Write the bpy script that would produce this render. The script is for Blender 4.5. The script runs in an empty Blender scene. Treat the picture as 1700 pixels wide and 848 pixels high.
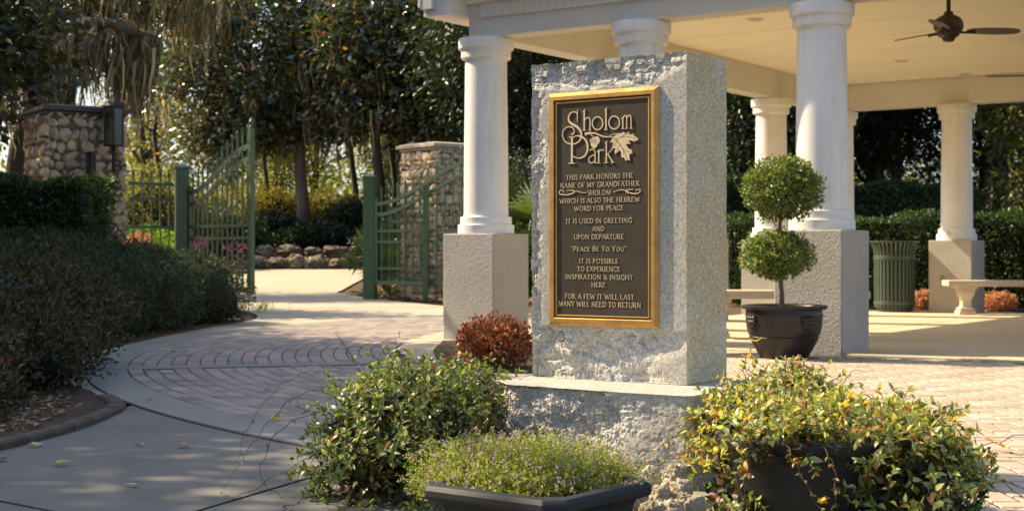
import bpy, bmesh, math, random
import numpy as np
from mathutils import Vector, Matrix, noise
from mathutils.geometry import tessellate_polygon

random.seed(7); RNG = np.random.default_rng(11)
S = bpy.context.scene
COL = S.collection
R = math.radians

# ------------------------------------------------------------------ camera
FPX, CX, CY, EYE = 2404.0, 850.0, 424.0, 0.82
cam = bpy.data.cameras.new("camera"); camo = bpy.data.objects.new("camera", cam); COL.objects.link(camo)
camo.location = (0, 0, EYE); camo.rotation_euler = (R(90), 0, 0)
cam.sensor_width = 36.0; cam.lens = 36.0 * FPX / 1700.0
cam.clip_start = 0.05; cam.clip_end = 3000
cam.dof.use_dof = True; cam.dof.focus_distance = 5.45; cam.dof.aperture_fstop = 6.3
S.camera = camo

# ------------------------------------------------------------------ light
SUN_EL = 42.0
SUN = Vector((-0.917, 0.400, 0)).normalized()           # horizontal direction towards the sun
world = bpy.data.worlds.new("World"); S.world = world; world.use_nodes = True
wn = world.node_tree
sky = wn.nodes.new("ShaderNodeTexSky"); sky.sky_type = 'NISHITA'; sky.sun_disc = False
sky.sun_elevation = R(SUN_EL); sky.sun_rotation = math.atan2(SUN.x, SUN.y) % (2 * math.pi)
sky.dust_density = 2.6; sky.air_density = 1.0; sky.ozone_density = 1.0
wn.links.new(sky.outputs[0], wn.nodes["Background"].inputs[0])
wn.nodes["Background"].inputs[1].default_value = 0.13
sl = bpy.data.lights.new("sun", 'SUN'); sl.energy = 4.9; sl.angle = R(0.5); sl.color = (1.0, 0.81, 0.53)
so = bpy.data.objects.new("sun", sl); COL.objects.link(so)
sdir = Vector((SUN.x * math.cos(R(SUN_EL)), SUN.y * math.cos(R(SUN_EL)), math.sin(R(SUN_EL))))
so.rotation_euler = sdir.to_track_quat('Z', 'Y').to_euler(); so.location = sdir * 50
S.view_settings.view_transform = 'Standard'; S.view_settings.look = 'None'
S.view_settings.exposure = 0.92; S.view_settings.gamma = 1.0
S.render.engine = 'CYCLES'
S.cycles.max_bounces = 10; S.cycles.transparent_max_bounces = 8
S.cycles.diffuse_bounces = 8; S.cycles.glossy_bounces = 3; S.cycles.caustics_reflective = False
S.cycles.sample_clamp_indirect = 8.0

# ------------------------------------------------------------------ frame helpers
TH = R(34.6)
U = Vector((math.cos(TH), -math.sin(TH), 0)); V = Vector((math.sin(TH), math.cos(TH), 0))
def at(px, py, Y):                                       # point seen at a reference pixel, at depth Y
    return Vector(((px - CX) / FPX * Y, Y, EYE + (CY - py) / FPX * Y))
def gat(px, py):                                         # same on flat ground
    Y = FPX * EYE / (py - CY); return Vector(((px - CX) / FPX * Y, Y, 0))
def sstep(t): t = min(1, max(0, t)); return t * t * (3 - 2 * t)
def terrain(x, y):
    return 0.46 * sstep((y - 27) / 11) + 1.06 * sstep((y - 38.5) / 5) + 0.7 * sstep((y - 46) / 18)

# ------------------------------------------------------------------ materials
def srgb(h):
    h = h.lstrip('#'); c = [int(h[i:i + 2], 16) / 255 for i in (0, 2, 4)]
    return tuple(x / 12.92 if x <= .04045 else ((x + .055) / 1.055) ** 2.4 for x in c)
class NT:
    def __init__(s, name):
        s.m = bpy.data.materials.new(name); s.m.use_nodes = True
        s.t = s.m.node_tree; s.b = s.t.nodes["Principled BSDF"]; s.out = s.t.nodes["Material Output"]
    def n(s, typ, **kw):
        nd = s.t.nodes.new("ShaderNode" + typ)
        for k, v in kw.items():
            if k.startswith('i_'): nd.inputs[k[2:].replace('_', ' ')].default_value = v
            else: setattr(nd, k, v)
        return nd
    def l(s, a, b): s.t.links.new(a, b)
    def ramp(s, fac, stops, interp='LINEAR'):
        r = s.n("ValToRGB"); r.color_ramp.interpolation = interp
        e = r.color_ramp.elements
        while len(e) < len(stops): e.new(0.5)
        for el, (p, c) in zip(e, stops):
            el.position = p; el.color = (*c, 1) if len(c) == 3 else c
        s.l(fac, r.inputs[0]); return r.outputs[0]
    def mix(s, a, b, fac, mode='MIX'):
        x = s.n("MixRGB", blend_type=mode)
        for sock, v in ((x.inputs[0], fac), (x.inputs[1], a), (x.inputs[2], b)):
            if isinstance(v, (int, float)): sock.default_value = v
            elif isinstance(v, tuple): sock.default_value = (*v, 1)
            else: s.l(v, sock)
        return x.outputs[0]
    def noise(s, scale, detail=5, rough=.6, dist=0.0, coord=None, stretch=None):
        x = s.n("TexNoise"); x.inputs["Scale"].default_value = scale; x.inputs["Detail"].default_value = detail
        x.inputs["Roughness"].default_value = rough; x.inputs["Distortion"].default_value = dist
        c = coord or s.co()
        if stretch:
            mp = s.n("Mapping"); mp.inputs["Scale"].default_value = stretch; s.l(c, mp.inputs[0]); c = mp.outputs[0]
        s.l(c, x.inputs["Vector"]); return x.outputs["Fac"]
    def vor(s, scale, feature='F1', out="Distance", coord=None, rnd=1.0):
        x = s.n("TexVoronoi"); x.feature = feature; x.inputs["Scale"].default_value = scale
        x.inputs["Randomness"].default_value = rnd
        s.l(coord or s.co(), x.inputs["Vector"]); return x.outputs[out]
    def co(s):
        if not hasattr(s, '_co'): s._co = s.n("TexCoord").outputs["Object"]
        return s._co
    def wco(s):
        if not hasattr(s, '_wco'): s._wco = s.n("NewGeometry").outputs["Position"]
        return s._wco
    def bump(s, h, strength=.5, dist=.01, prev=None):
        b = s.n("Bump"); b.inputs["Strength"].default_value = strength; b.inputs["Distance"].default_value = dist
        s.l(h, b.inputs["Height"])
        if prev: s.l(prev, b.inputs["Normal"])
        return b.outputs[0]
    def done(s, col=None, rough=None, metal=None, normal=None, spec=None):
        def put(k, v):
            if v is None: return
            sock = s.b.inputs[k]
            if isinstance(v, (int, float)): sock.default_value = v
            elif isinstance(v, tuple): sock.default_value = (*v, 1)
            else: s.l(v, sock)
        put("Base Color", col); put("Roughness", rough); put("Metallic", metal); put("Normal", normal)
        put("Specular IOR Level", spec)
        return s.m
MAT = {}
A_pav = Vector((-.252, 14.1, 0))
def simple(name, c1, c2=None, scale=6., rough=.6, metal=0., bs=60., bstr=0., bd=.003, spec=None, detail=5, world_co=False):
    t = NT(name); co = t.wco() if world_co else t.co()
    c2 = c2 or tuple(x * .8 for x in c1)
    col = t.ramp(t.noise(scale, detail, .6, coord=co), [(.3, c1), (.7, c2)])
    nr = t.bump(t.noise(bs, 4, .6, coord=co), bstr, bd) if bstr else None
    MAT[name] = t.done(col, rough, metal, nr, spec); return MAT[name]

def column_paint():
    t = NT('column_paint'); co = t.wco()
    c = t.ramp(t.noise(2.2, 6, .65, coord=co), [(.3, (.88, .87, .84)), (.7, (.80, .79, .755))])
    st = t.ramp(t.noise(9, 6, .7, .3, coord=co, stretch=(1, 1, .12)), [(.46, (1, 1, 1)), (.72, (.86, .83, .76))])
    sp = t.ramp(t.vor(9, coord=co), [(.03, (.62, .55, .45)), (.06, (1, 1, 1))])
    c = t.mix(t.mix(c, st, .8, 'MULTIPLY'), sp, .5, 'MULTIPLY')
    MAT['column_paint'] = t.done(c, .48, 0., t.bump(t.noise(45, 5, .6, coord=co), .18, .003))
column_paint()
simple('ceiling_paint', (.95, .88, .70), (.92, .85, .67), 2, .6, bs=80, bstr=.08, bd=.001)
simple('beam_paint', (.70, .68, .62), (.66, .64, .58), 2.5, .7, bs=120, bstr=.15, bd=.001)
simple('trim_paint', (.78, .76, .70), (.70, .68, .62), 3, .5, bs=30, bstr=.06)
simple('gutter_paint', (.62, .64, .66), (.55, .57, .59), 3, .4)
simple('shingle', (.16, .13, .11), (.09, .08, .07), 20, .9, bs=200, bstr=.4)
simple('green_paint', (.075, .14, .068), (.055, .105, .055), 8, .38, bs=60, bstr=.08, bd=.001)
simple('can_paint', (.065, .095, .068), (.045, .07, .05), 10, .42, bs=60, bstr=.05, bd=.001)
simple('black_metal', (.012, .011, .010), (.02, .018, .015), 9, .65)
simple('fan_brown', (.060, .036, .02), (.04, .024, .014), 9, .4)
simple('fan_blade', (.11, .07, .042), (.08, .05, .03), 20, .45)
simple('planter_black', (.009, .010, .011), (.016, .016, .017), 12, .62, bs=25, bstr=.25, bd=.003)
simple('pot_brown', (.022, .018, .016), (.015, .012, .011), 7, .42, bs=25, bstr=.12, bd=.002)
simple('soil', (.06, .035, .02), (.02, .014, .009), 30, .95, bs=90, bstr=.8, bd=.01)
simple('bench_stone', (.60, .52, .40), (.50, .42, .32), 5, .8, bs=90, bstr=.25, bd=.002)
simple('cap_stone', (.46, .40, .31), (.33, .29, .23), 5, .8, bs=40, bstr=.3, bd=.004)
simple('cap_dark', (.09, .08, .068), (.05, .045, .04), 6, .7, bs=40, bstr=.3, bd=.004)
simple('mortar', (.20, .165, .12), (.12, .10, .075), 14, .95, bs=90, bstr=.6, bd=.01)
simple('joint_dark', (.022, .02, .017), (.045, .04, .032), 30, .95)
simple('edging_brick', (.12, .085, .062), (.07, .05, .04), 12, .9, bs=60, bstr=.6, bd=.006)
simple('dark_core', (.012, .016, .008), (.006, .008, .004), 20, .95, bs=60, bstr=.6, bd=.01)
simple('box_metal', (.30, .30, .28), (.24, .24, .22), 20, .5)
simple('grey_wall', (.22, .20, .17), (.15, .14, .12), 2, .9, bs=30, bstr=.4)
simple('diffuser', (.55, .5, .42), (.5, .45, .38), 5, .5)

def glass_mat():
    t = NT('lantern_glass'); t.b.inputs['Transmission Weight'].default_value = .75; t.done((.10, .10, .09), .15); MAT['lantern_glass'] = t.m
glass_mat()
def concrete(name, ca, cb, cc, sc=1.0):
    t = NT(name); co = t.wco()
    big = t.ramp(t.noise(.55 * sc, 6, .62, .4, coord=co), [(.32, ca), (.62, cb)])
    st = t.ramp(t.noise(2.3 * sc, 8, .7, .3, coord=co), [(.50, (0, 0, 0)), (.78, (1, 1, 1))])
    col = t.mix(big, cc, t.mix(0.0, .55, st), 'MIX') if False else t.mix(big, cc, st)
    fine = t.ramp(t.noise(170, 3, .7, coord=co), [(.35, (.80, .80, .80)), (.65, (1.06, 1.06, 1.06))])
    col = t.mix(col, fine, .8, 'MULTIPLY')
    specks = t.ramp(t.vor(26, coord=co), [(.035, (.35, .32, .28)), (.06, (1, 1, 1))])
    col = t.mix(col, specks, .6, 'MULTIPLY')
    n1 = t.bump(t.noise(150, 5, .7, coord=co), .25, .002)
    n2 = t.bump(t.noise(3, 3, .5, coord=co), .15, .02, n1)
    MAT[name] = t.done(col, .82, 0., n2); return MAT[name]
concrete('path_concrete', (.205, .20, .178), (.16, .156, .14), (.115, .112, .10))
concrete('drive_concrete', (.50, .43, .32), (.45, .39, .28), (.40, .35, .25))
concrete('band_concrete', (.30, .29, .255), (.255, .245, .215), (.215, .205, .18))
concrete('floor_concrete', (.62, .53, .36), (.57, .48, .32), (.52, .43, .28), .7)

def paver_mat(name, cols):
    t = NT(name)
    rnd = t.n("NewGeometry").outputs["Random Per Island"]; oi = t.n("ObjectInfo").outputs["Random"]
    a = t.n("Math", operation='ADD'); t.l(rnd, a.inputs[0]); t.l(oi, a.inputs[1])
    f = t.n("Math", operation='FRACT'); t.l(a.outputs[0], f.inputs[0])
    col = t.ramp(f.outputs[0], [(i / (len(cols) - 1), c) for i, c in enumerate(cols)])
    wear = t.ramp(t.noise(2.0, 7, .7, coord=t.wco()), [(.3, (.74, .72, .70)), (.7, (1.12, 1.1, 1.08))])
    fine = t.ramp(t.noise(220, 3, .7, coord=t.wco()), [(.3, (.75, .75, .75)), (.7, (1.15, 1.15, 1.15))])
    col = t.mix(t.mix(col, wear, 1., 'MULTIPLY'), fine, .8, 'MULTIPLY')
    MAT[name] = t.done(col, .85, 0., t.bump(t.noise(180, 4, .7, coord=t.wco()), .4, .002))
paver_mat('paver_grey', [(.29, .245, .22), (.44, .37, .325), (.25, .22, .21), (.38, .335, .31), (.48, .375, .315)])
paver_mat('paver_tan', [(.42, .345, .27), (.52, .43, .34), (.46, .375, .295), (.55, .465, .375), (.43, .335, .26)])

def stucco():
    t = NT('stucco')
    col = t.ramp(t.noise(2.2, 6, .6, coord=t.wco()), [(.3, (.49, .465, .425)), (.7, (.41, .388, .352))])
    n = t.noise(30, 6, .65, 1.6, coord=t.wco())
    pl = t.ramp(t.noise(38, 4, .55, 1.0, coord=t.wco()), [(.44, (0, 0, 0)), (.56, (1, 1, 1))])
    n1 = t.bump(pl, .55, .006); n2 = t.bump(n, .5, .006, n1)
    MAT['stucco'] = t.done(col, .85, 0., n2)
stucco()

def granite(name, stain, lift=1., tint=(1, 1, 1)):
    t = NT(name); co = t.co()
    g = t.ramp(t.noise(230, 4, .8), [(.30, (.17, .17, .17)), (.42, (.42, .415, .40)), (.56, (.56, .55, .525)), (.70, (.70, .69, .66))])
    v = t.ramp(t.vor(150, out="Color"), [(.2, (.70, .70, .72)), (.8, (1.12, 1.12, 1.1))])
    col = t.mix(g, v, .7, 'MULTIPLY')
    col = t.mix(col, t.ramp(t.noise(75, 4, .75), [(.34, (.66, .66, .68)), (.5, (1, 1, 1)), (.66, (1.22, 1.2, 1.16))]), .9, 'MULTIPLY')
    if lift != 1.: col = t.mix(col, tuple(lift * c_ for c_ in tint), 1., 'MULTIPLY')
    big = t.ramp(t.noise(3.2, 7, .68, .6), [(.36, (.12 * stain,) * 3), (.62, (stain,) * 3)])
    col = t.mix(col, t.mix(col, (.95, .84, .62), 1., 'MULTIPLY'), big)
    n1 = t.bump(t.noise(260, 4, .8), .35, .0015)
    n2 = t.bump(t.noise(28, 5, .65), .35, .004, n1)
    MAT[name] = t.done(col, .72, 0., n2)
granite('granite', .5); granite('granite_side_bounce', 1.3, 1.35, (1.10, .97, .74)); granite('granite_split', .3, 1.14)  # slab sides: warm ground bounce put into lift and tint, plus real stains

def bronze(name, c1, c2, rough, metal, bs=180, sc=14):
    t = NT(name)
    col = t.ramp(t.noise(sc, 6, .65, .5), [(.32, c1), (.70, c2)])
    rr = t.ramp(t.noise(9, 5, .6), [(.3, (rough,) * 3), (.7, (min(1, rough + .18),) * 3)])
    MAT[name] = t.done(col, rr, metal, t.bump(t.noise(bs, 3, .6), .12, .0008))
bronze('bronze_gold', (.66, .38, .125), (.44, .24, .075), .32, .85)
bronze('bronze_letter', (.86, .67, .41), (.72, .54, .31), .42, .25)
bronze('bronze_dark', (.042, .031, .019), (.068, .051, .032), .55, .25)

def stone_mat(name, cols, rough=.85, bs=26, bstr=.7, bd=.012):
    t = NT(name)
    oi = t.n("ObjectInfo").outputs["Random"]; ri = t.n("NewGeometry").outputs["Random Per Island"]
    a = t.n("Math", operation='ADD'); t.l(oi, a.inputs[0]); t.l(ri, a.inputs[1])
    f = t.n("Math", operation='FRACT'); t.l(a.outputs[0], f.inputs[0])
    col = t.ramp(f.outputs[0], [(i / (len(cols) - 1), c) for i, c in enumerate(cols)])
    col = t.mix(col, t.ramp(t.noise(9, 7, .7, coord=t.wco()), [(.3, (.55, .52, .47)), (.65, (1.15, 1.12, 1.05))]), .9, 'MULTIPLY')
    MAT[name] = t.done(col, rough, 0., t.bump(t.noise(bs, 6, .7, coord=t.wco()), bstr, bd))
stone_mat('limestone', [(.58, .49, .36), (.70, .61, .47), (.46, .38, .28), (.74, .66, .52), (.54, .42, .29), (.64, .57, .46)], bs=48, bstr=1., bd=.02)
stone_mat('limestone_pale', [(.72, .60, .45), (.82, .72, .56), (.58, .47, .35), (.86, .77, .62), (.66, .52, .37), (.76, .68, .55)], bs=48, bstr=1., bd=.02)
stone_mat('rock_warm', [(.19, .155, .105), (.30, .25, .17), (.15, .125, .09), (.24, .20, .14)], bs=14, bd=.03)
stone_mat('rock_small', [(.42, .36, .28), (.56, .49, .39), (.36, .31, .24), (.62, .55, .45)], bs=45, bstr=.9, bd=.012)
def bark(name, a, b):
    t = NT(name)
    MAT[name] = t.done(t.ramp(t.noise(7, 7, .7, .5, coord=t.wco(), stretch=(1, 1, .25)), [(.3, a), (.7, b)]), .92, 0.,
                       t.bump(t.noise(16, 6, .7, 1., coord=t.wco(), stretch=(1, 1, .2)), .9, .03))
bark('bark_dark', (.05, .038, .026), (.10, .08, .055)); bark('bark_grey', (.26, .20, .14), (.13, .10, .07))
simple('twig', (.10, .055, .03), (.07, .04, .025), 40, .7)
simple('grass_mat', (.16, .19, .045), (.10, .14, .03), .9, .9, bs=60, bstr=.8, bd=.03, world_co=True)
def mulch():
    t = NT('mulch'); co = t.wco()
    c = t.ramp(t.noise(26, 5, .8, .6, coord=co), [(.34, (.025, .015, .009)), (.5, (.10, .058, .034)), (.66, (.24, .155, .095))])
    MAT['mulch'] = t.done(c, .95, 0., t.bump(t.noise(40, 5, .8, .5, coord=co), 1., .03))
mulch()
def leaf(name, cols, rough=.45, trans=.35, tcol=None, spec=.5, back=None):
    t = NT(name)
    ri = t.n("NewGeometry").outputs["Random Per Island"]
    stops = [(p, c) for p, c in cols]
    col = t.ramp(ri, stops, 'LINEAR')
    t.done(col, rough, 0., None, spec)
    tr = t.n("BsdfTranslucent")
    tc = t.mix(col, tcol or (1.7, 1.9, .7), 1., 'MULTIPLY')
    t.l(tc, tr.inputs[0])
    mx = t.n("MixShader"); mx.inputs[0].default_value = trans
    if name == 'leaf_magnolia': t.b.inputs['Coat Weight'].default_value = 1.0; t.b.inputs['Coat Roughness'].default_value = .22; t.b.inputs['Coat IOR'].default_value = 1.55
    t.l(t.b.outputs[0], mx.inputs[1]); t.l(tr.outputs[0], mx.inputs[2]); t.l(mx.outputs[0], t.out.inputs[0])
    MAT[name] = t.m
leaf('leaf_magnolia', [(0, (.022, .038, .012)), (.55, (.042, .066, .018)), (.86, (.07, .10, .026)), (.92, (.13, .06, .02)), (.97, (.20, .08, .025)), (1, (.28, .15, .04))], .25, .32, (1.9, 1.9, .6), spec=1.0)
leaf('leaf_oak', [(0, (.025, .036, .012)), (.6, (.05, .065, .02)), (1, (.085, .095, .03))], .45, .35)
leaf('leaf_shade', [(0, (.025, .036, .012)), (1, (.06, .07, .02))], .5, .10)
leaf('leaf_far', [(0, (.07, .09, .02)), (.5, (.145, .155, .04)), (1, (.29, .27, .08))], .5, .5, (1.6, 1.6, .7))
leaf('leaf_dark', [(0, (.012, .022, .009)), (.6, (.024, .040, .014)), (1, (.045, .065, .022))], .4, .25)
leaf('leaf_hedge', [(0, (.022, .040, .013)), (.6, (.045, .075, .022)), (1, (.085, .12, .035))], .4, .3)
leaf('leaf_juniper', [(0, (.016, .028, .012)), (.6, (.034, .054, .021)), (1, (.065, .09, .035))], .55, .25)
leaf('leaf_azalea', [(0, (.018, .026, .010)), (.6, (.036, .044, .015)), (.82, (.07, .05, .02)), (1, (.17, .065, .025))], .4, .3)
leaf('leaf_jasmine', [(0, (.06, .10, .026)), (.35, (.13, .18, .045)), (.58, (.24, .29, .08)), (.70, (.40, .42, .22)), (.80, (.12, .17, .05)), (.92, (.22, .20, .07)), (.97, (.28, .08, .03)), (1, (.55, .42, .08))], .36, .32)
leaf('leaf_jasmine_gold', [(0, (.09, .14, .03)), (.24, (.18, .24, .06)), (.40, (.55, .54, .28)), (.54, (.15, .21, .05)), (.68, (.58, .52, .22)), (.80, (.68, .50, .10)), (.88, (.34, .22, .09)), (.95, (.38, .09, .04)), (1, (.66, .56, .20))], .36, .34)
leaf('leaf_gold', [(0, (.70, .46, .04)), (1, (.80, .58, .08))], .4, .4, (1.2, 1.2, .6))
leaf('leaf_crimson', [(0, (.42, .03, .02)), (1, (.50, .06, .04))], .4, .3, (1.3, .9, .6))
leaf('leaf_heather', [(0, (.12, .14, .03)), (.5, (.23, .25, .055)), (1, (.40, .40, .13))], .5, .4)
leaf('flower_lilac', [(0, (.52, .33, .46)), (1, (.70, .52, .62))], .6, .4, (1.2, 1, 1.1))
leaf('flower_pink', [(0, (.42, .07, .17)), (1, (.55, .20, .30))], .6, .3, (1.2, .9, 1))
leaf('flower_orange', [(0, (.66, .26, .12)), (.6, (.75, .42, .26)), (1, (.30, .28, .08))], .6, .3, (1.2, 1, .8))
leaf('leaf_rust', [(0, (.15, .045, .02)), (.45, (.28, .09, .035)), (.8, (.44, .18, .07)), (.93, (.18, .15, .05)), (1, (.45, .24, .12))], .5, .3, (1.4, .9, .6))
leaf('leaf_topiary', [(0, (.06, .10, .025)), (.5, (.13, .18, .04)), (.88, (.24, .28, .075)), (1, (.38, .30, .09))], .34, .3)
leaf('leaf_palm', [(0, (.05, .08, .022)), (1, (.12, .16, .045))], .45, .25)
leaf('leaf_bright', [(0, (.12, .20, .03)), (1, (.25, .36, .06))], .45, .5)
leaf('moss', [(0, (.12, .11, .065)), (.5, (.24, .21, .125)), (.8, (.44, .39, .24)), (1, (.62, .55, .36))], .9, .45, (1.3, 1.2, .85), .1)
leaf('dead_leaf', [(0, (.20, .10, .045)), (.5, (.36, .23, .11)), (1, (.52, .42, .22))], .6, .2, (1.2, 1, .7))
leaf('pale_leaf', [(0, (.55, .50, .28)), (1, (.62, .56, .34))], .6, .2)
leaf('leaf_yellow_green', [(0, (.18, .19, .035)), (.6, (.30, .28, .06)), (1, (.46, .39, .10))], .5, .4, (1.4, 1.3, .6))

# ------------------------------------------------------------------ objects
def tag(o, label=None, cat=None, group=None, kind=None):
    if label: o["label"] = label
    if cat: o["category"] = cat
    if group: o["group"] = group
    if kind: o["kind"] = kind
    return o
def empty(name, loc=(0, 0, 0), rz=0., parent=None):
    o = bpy.data.objects.new(name, None); COL.objects.link(o); o.location = loc; o.rotation_euler = (0, 0, rz)
    o.empty_display_size = .1
    if parent: o.parent = parent
    return o
def link(name, me, parent=None, loc=(0, 0, 0), rot=(0, 0, 0), scale=(1, 1, 1)):
    o = bpy.data.objects.new(name, me); COL.objects.link(o)
    if parent: o.parent = parent
    o.location = loc; o.rotation_euler = rot; o.scale = scale
    return o
class B:
    """collects one mesh"""
    def __init__(s): s.v = []; s.f = []; s.m = []; s.sm = []; s.mi = 0; s.smooth = False
    def add(s, vs, fs):
        k = len(s.v); s.v += [tuple(v) for v in vs]
        for f in fs: s.f.append([i + k for i in f]); s.m.append(s.mi); s.sm.append(s.smooth)
        return s
    def box(s, x0, x1, y0, y1, z0, z1, M=None):
        vs = [Vector(p) for p in ((x0, y0, z0), (x1, y0, z0), (x1, y1, z0), (x0, y1, z0), (x0, y0, z1), (x1, y0, z1), (x1, y1, z1), (x0, y1, z1))]
        if M: vs = [M @ v for v in vs]
        return s.add(vs, [(0, 3, 2, 1), (4, 5, 6, 7), (0, 1, 5, 4), (1, 2, 6, 5), (2, 3, 7, 6), (3, 0, 4, 7)])
    def chbox(s, x0, x1, y0, y1, z0, z1, c):             # box with a chamfered top edge
        vs = [(x0, y0, z0), (x1, y0, z0), (x1, y1, z0), (x0, y1, z0), (x0, y0, z1 - c), (x1, y0, z1 - c), (x1, y1, z1 - c), (x0, y1, z1 - c),
              (x0 + c, y0 + c, z1), (x1 - c, y0 + c, z1), (x1 - c, y1 - c, z1), (x0 + c, y1 - c, z1)]
        return s.add(vs, [(8, 9, 10, 11), (0, 1, 5, 4), (1, 2, 6, 5), (2, 3, 7, 6), (3, 0, 4, 7), (4, 5, 9, 8), (5, 6, 10, 9), (6, 7, 11, 10), (7, 4, 8, 11)])
    def prism(s, poly, z0, z1, M=None):
        n = len(poly); a = sum(poly[i][0] * poly[(i + 1) % n][1] - poly[(i + 1) % n][0] * poly[i][1] for i in range(n))
        if a < 0: poly = poly[::-1]
        vs = [Vector((p[0], p[1], z0)) for p in poly] + [Vector((p[0], p[1], z1)) for p in poly]
        tr = tessellate_polygon([[Vector((p[0], p[1], 0)) for p in poly]])
        fs = [(i, (i + 1) % n, (i + 1) % n + n, i + n) for i in range(n)]
        for t in tr:
            i, j, k = t
            ar = (poly[j][0] - poly[i][0]) * (poly[k][1] - poly[i][1]) - (poly[k][0] - poly[i][0]) * (poly[j][1] - poly[i][1])
            if ar < 0: j, k = k, j
            fs.append((i + n, j + n, k + n)); fs.append((i, k, j))
        if M: vs = [M @ v for v in vs]
        return s.add(vs, fs)
    def tube(s, pts, rad, n=6, cap=True):
        pts = [Vector(p) for p in pts]
        if not hasattr(rad, '__len__'): rad = [rad] * len(pts)
        rings = []; up = Vector((0, 0, 1)); prev = None
        for i, p in enumerate(pts):
            d = (pts[min(i + 1, len(pts) - 1)] - pts[max(i - 1, 0)])
            d = d.normalized() if d.length > 1e-9 else Vector((0, 0, 1))
            if prev is None:
                a = d.orthogonal().normalized()
            else:
                a = prev - d * prev.dot(d); a = a.normalized() if a.length > 1e-6 else d.orthogonal().normalized()
            prev = a; b = d.cross(a)
            rings.append([p + (a * math.cos(2 * math.pi * k / n) + b * math.sin(2 * math.pi * k / n)) * rad[i] for k in range(n)])
        vs = [v for r in rings for v in r]; fs = []
        for i in range(len(pts) - 1):
            for k in range(n):
                fs.append((i * n + k, i * n + (k + 1) % n, (i + 1) * n + (k + 1) % n, (i + 1) * n + k))
        if cap: fs.append(tuple(range(n - 1, -1, -1))); fs.append(tuple(range((len(pts) - 1) * n, len(pts) * n)))
        return s.add(vs, fs)
    def lathe(s, prof, n=32, c=(0, 0, 0), sx=1., sy=1.):  # prof: (r, z) from bottom to top
        vs = []; fs = []
        for r, z in prof:
            for k in range(n):
                a = 2 * math.pi * k / n; vs.append((c[0] + r * math.cos(a) * sx, c[1] + r * math.sin(a) * sy, c[2] + z))
        for i in range(len(prof) - 1):
            for k in range(n): fs.append((i * n + k, i * n + (k + 1) % n, (i + 1) * n + (k + 1) % n, (i + 1) * n + k))
        if prof[0][0] > 1e-5: fs.append(tuple(range(n - 1, -1, -1)))
        if prof[-1][0] > 1e-5: fs.append(tuple(range((len(prof) - 1) * n, len(prof) * n)))
        return s.add(vs, fs)
    def mesh(s, name, mats):
        me = bpy.data.meshes.new(name); me.from_pydata(s.v, [], s.f)
        for m in (mats if isinstance(mats, (list, tuple)) else [mats]): me.materials.append(MAT[m])
        me.polygons.foreach_set("material_index", s.m); me.polygons.foreach_set("use_smooth", s.sm); me.update(); return me
    def obj(s, name, mats, parent=None, loc=(0, 0, 0), rz=0., bev=0., seg=2, smooth_ang=None):
        o = link(name, s.mesh(name, mats), parent, loc, (0, 0, rz))
        if bev:
            m = o.modifiers.new("b", 'BEVEL'); m.width = bev; m.segments = seg; m.limit_method = 'ANGLE'; m.angle_limit = R(35)
        if smooth_ang:
            me = o.data; me.polygons.foreach_set("use_smooth", [True] * len(me.polygons))
            me.set_sharp_from_angle(angle=R(smooth_ang))
        return o
def npmesh(name, verts, faces, mat, smooth=False):
    """verts (n,3), faces (m,k) -> mesh, fast"""
    me = bpy.data.meshes.new(name); n = len(verts); m, k = faces.shape
    me.vertices.add(n); me.vertices.foreach_set("co", np.asarray(verts, np.float32).ravel())
    me.loops.add(m * k); me.loops.foreach_set("vertex_index", faces.astype(np.int32).ravel())
    me.polygons.add(m); me.polygons.foreach_set("loop_start", np.arange(0, m * k, k, dtype=np.int32))
    if smooth: me.polygons.foreach_set("use_smooth", np.ones(m, bool))
    for x in (mat if isinstance(mat, (list, tuple)) else [mat]): me.materials.append(MAT[x])
    me.update(calc_edges=True); return me
def unit(a): return a / np.maximum(np.linalg.norm(a, axis=1, keepdims=True), 1e-9)
def leaves(P, D, N, L, Wd, detail=0, cup=.18, droop=0.):
    """leaf blades: base P, direction D, face normal N, length L, width Wd (arrays)"""
    n = len(P); D = unit(D); Sd = unit(np.cross(D, N)); N = np.cross(Sd, D)
    L = np.broadcast_to(np.asarray(L, float), (n,))[:, None]; Wd = np.broadcast_to(np.asarray(Wd, float), (n,))[:, None]
    if detail == 0:
        T = [P, P + D * L * .45 + Sd * Wd * .5 + N * Wd * cup, P + D * L - N * L * droop, P + D * L * .45 - Sd * Wd * .5 + N * Wd * cup]
        F = [[0, 1, 2], [0, 2, 3]]
    elif detail == 1:
        T = [P, P + D * L * .4 + Sd * Wd * .5 + N * Wd * cup, P + D * L - N * L * droop, P + D * L * .4 - Sd * Wd * .5 + N * Wd * cup, P + D * L * .45]
        F = [[0, 1, 4], [1, 2, 4], [2, 3, 4], [3, 0, 4]]
    else:
        T = [P, P + D * L * .28 + Sd * Wd * .42 + N * Wd * cup, P + D * L * .62 + Sd * Wd * .40 + N * Wd * cup * .8 - N * L * droop * .3,
             P + D * L - N * L * droop, P + D * L * .62 - Sd * Wd * .40 + N * Wd * cup * .8 - N * L * droop * .3, P + D * L * .28 - Sd * Wd * .42 + N * Wd * cup,
             P + D * L * .3 + N * L * .03, P + D * L * .62 - N * L * droop * .25]
        F = [[0, 1, 6], [1, 2, 6], [6, 2, 7], [2, 3, 7], [7, 3, 4], [6, 7, 4], [6, 4, 5], [0, 6, 5]]
    k = len(T); verts = np.stack(T, 1).reshape(-1, 3)
    faces = (np.array(F)[None] + (np.arange(n) * k)[:, None, None]).reshape(-1, 3)
    return verts, faces
def rdir(n): return unit(RNG.normal(size=(n, 3)))
def join(parts):
    vs, fs, k = [], [], 0
    for v, f in parts: vs.append(v); fs.append(f + k); k += len(v)
    return np.concatenate(vs), np.concatenate(fs)
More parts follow.
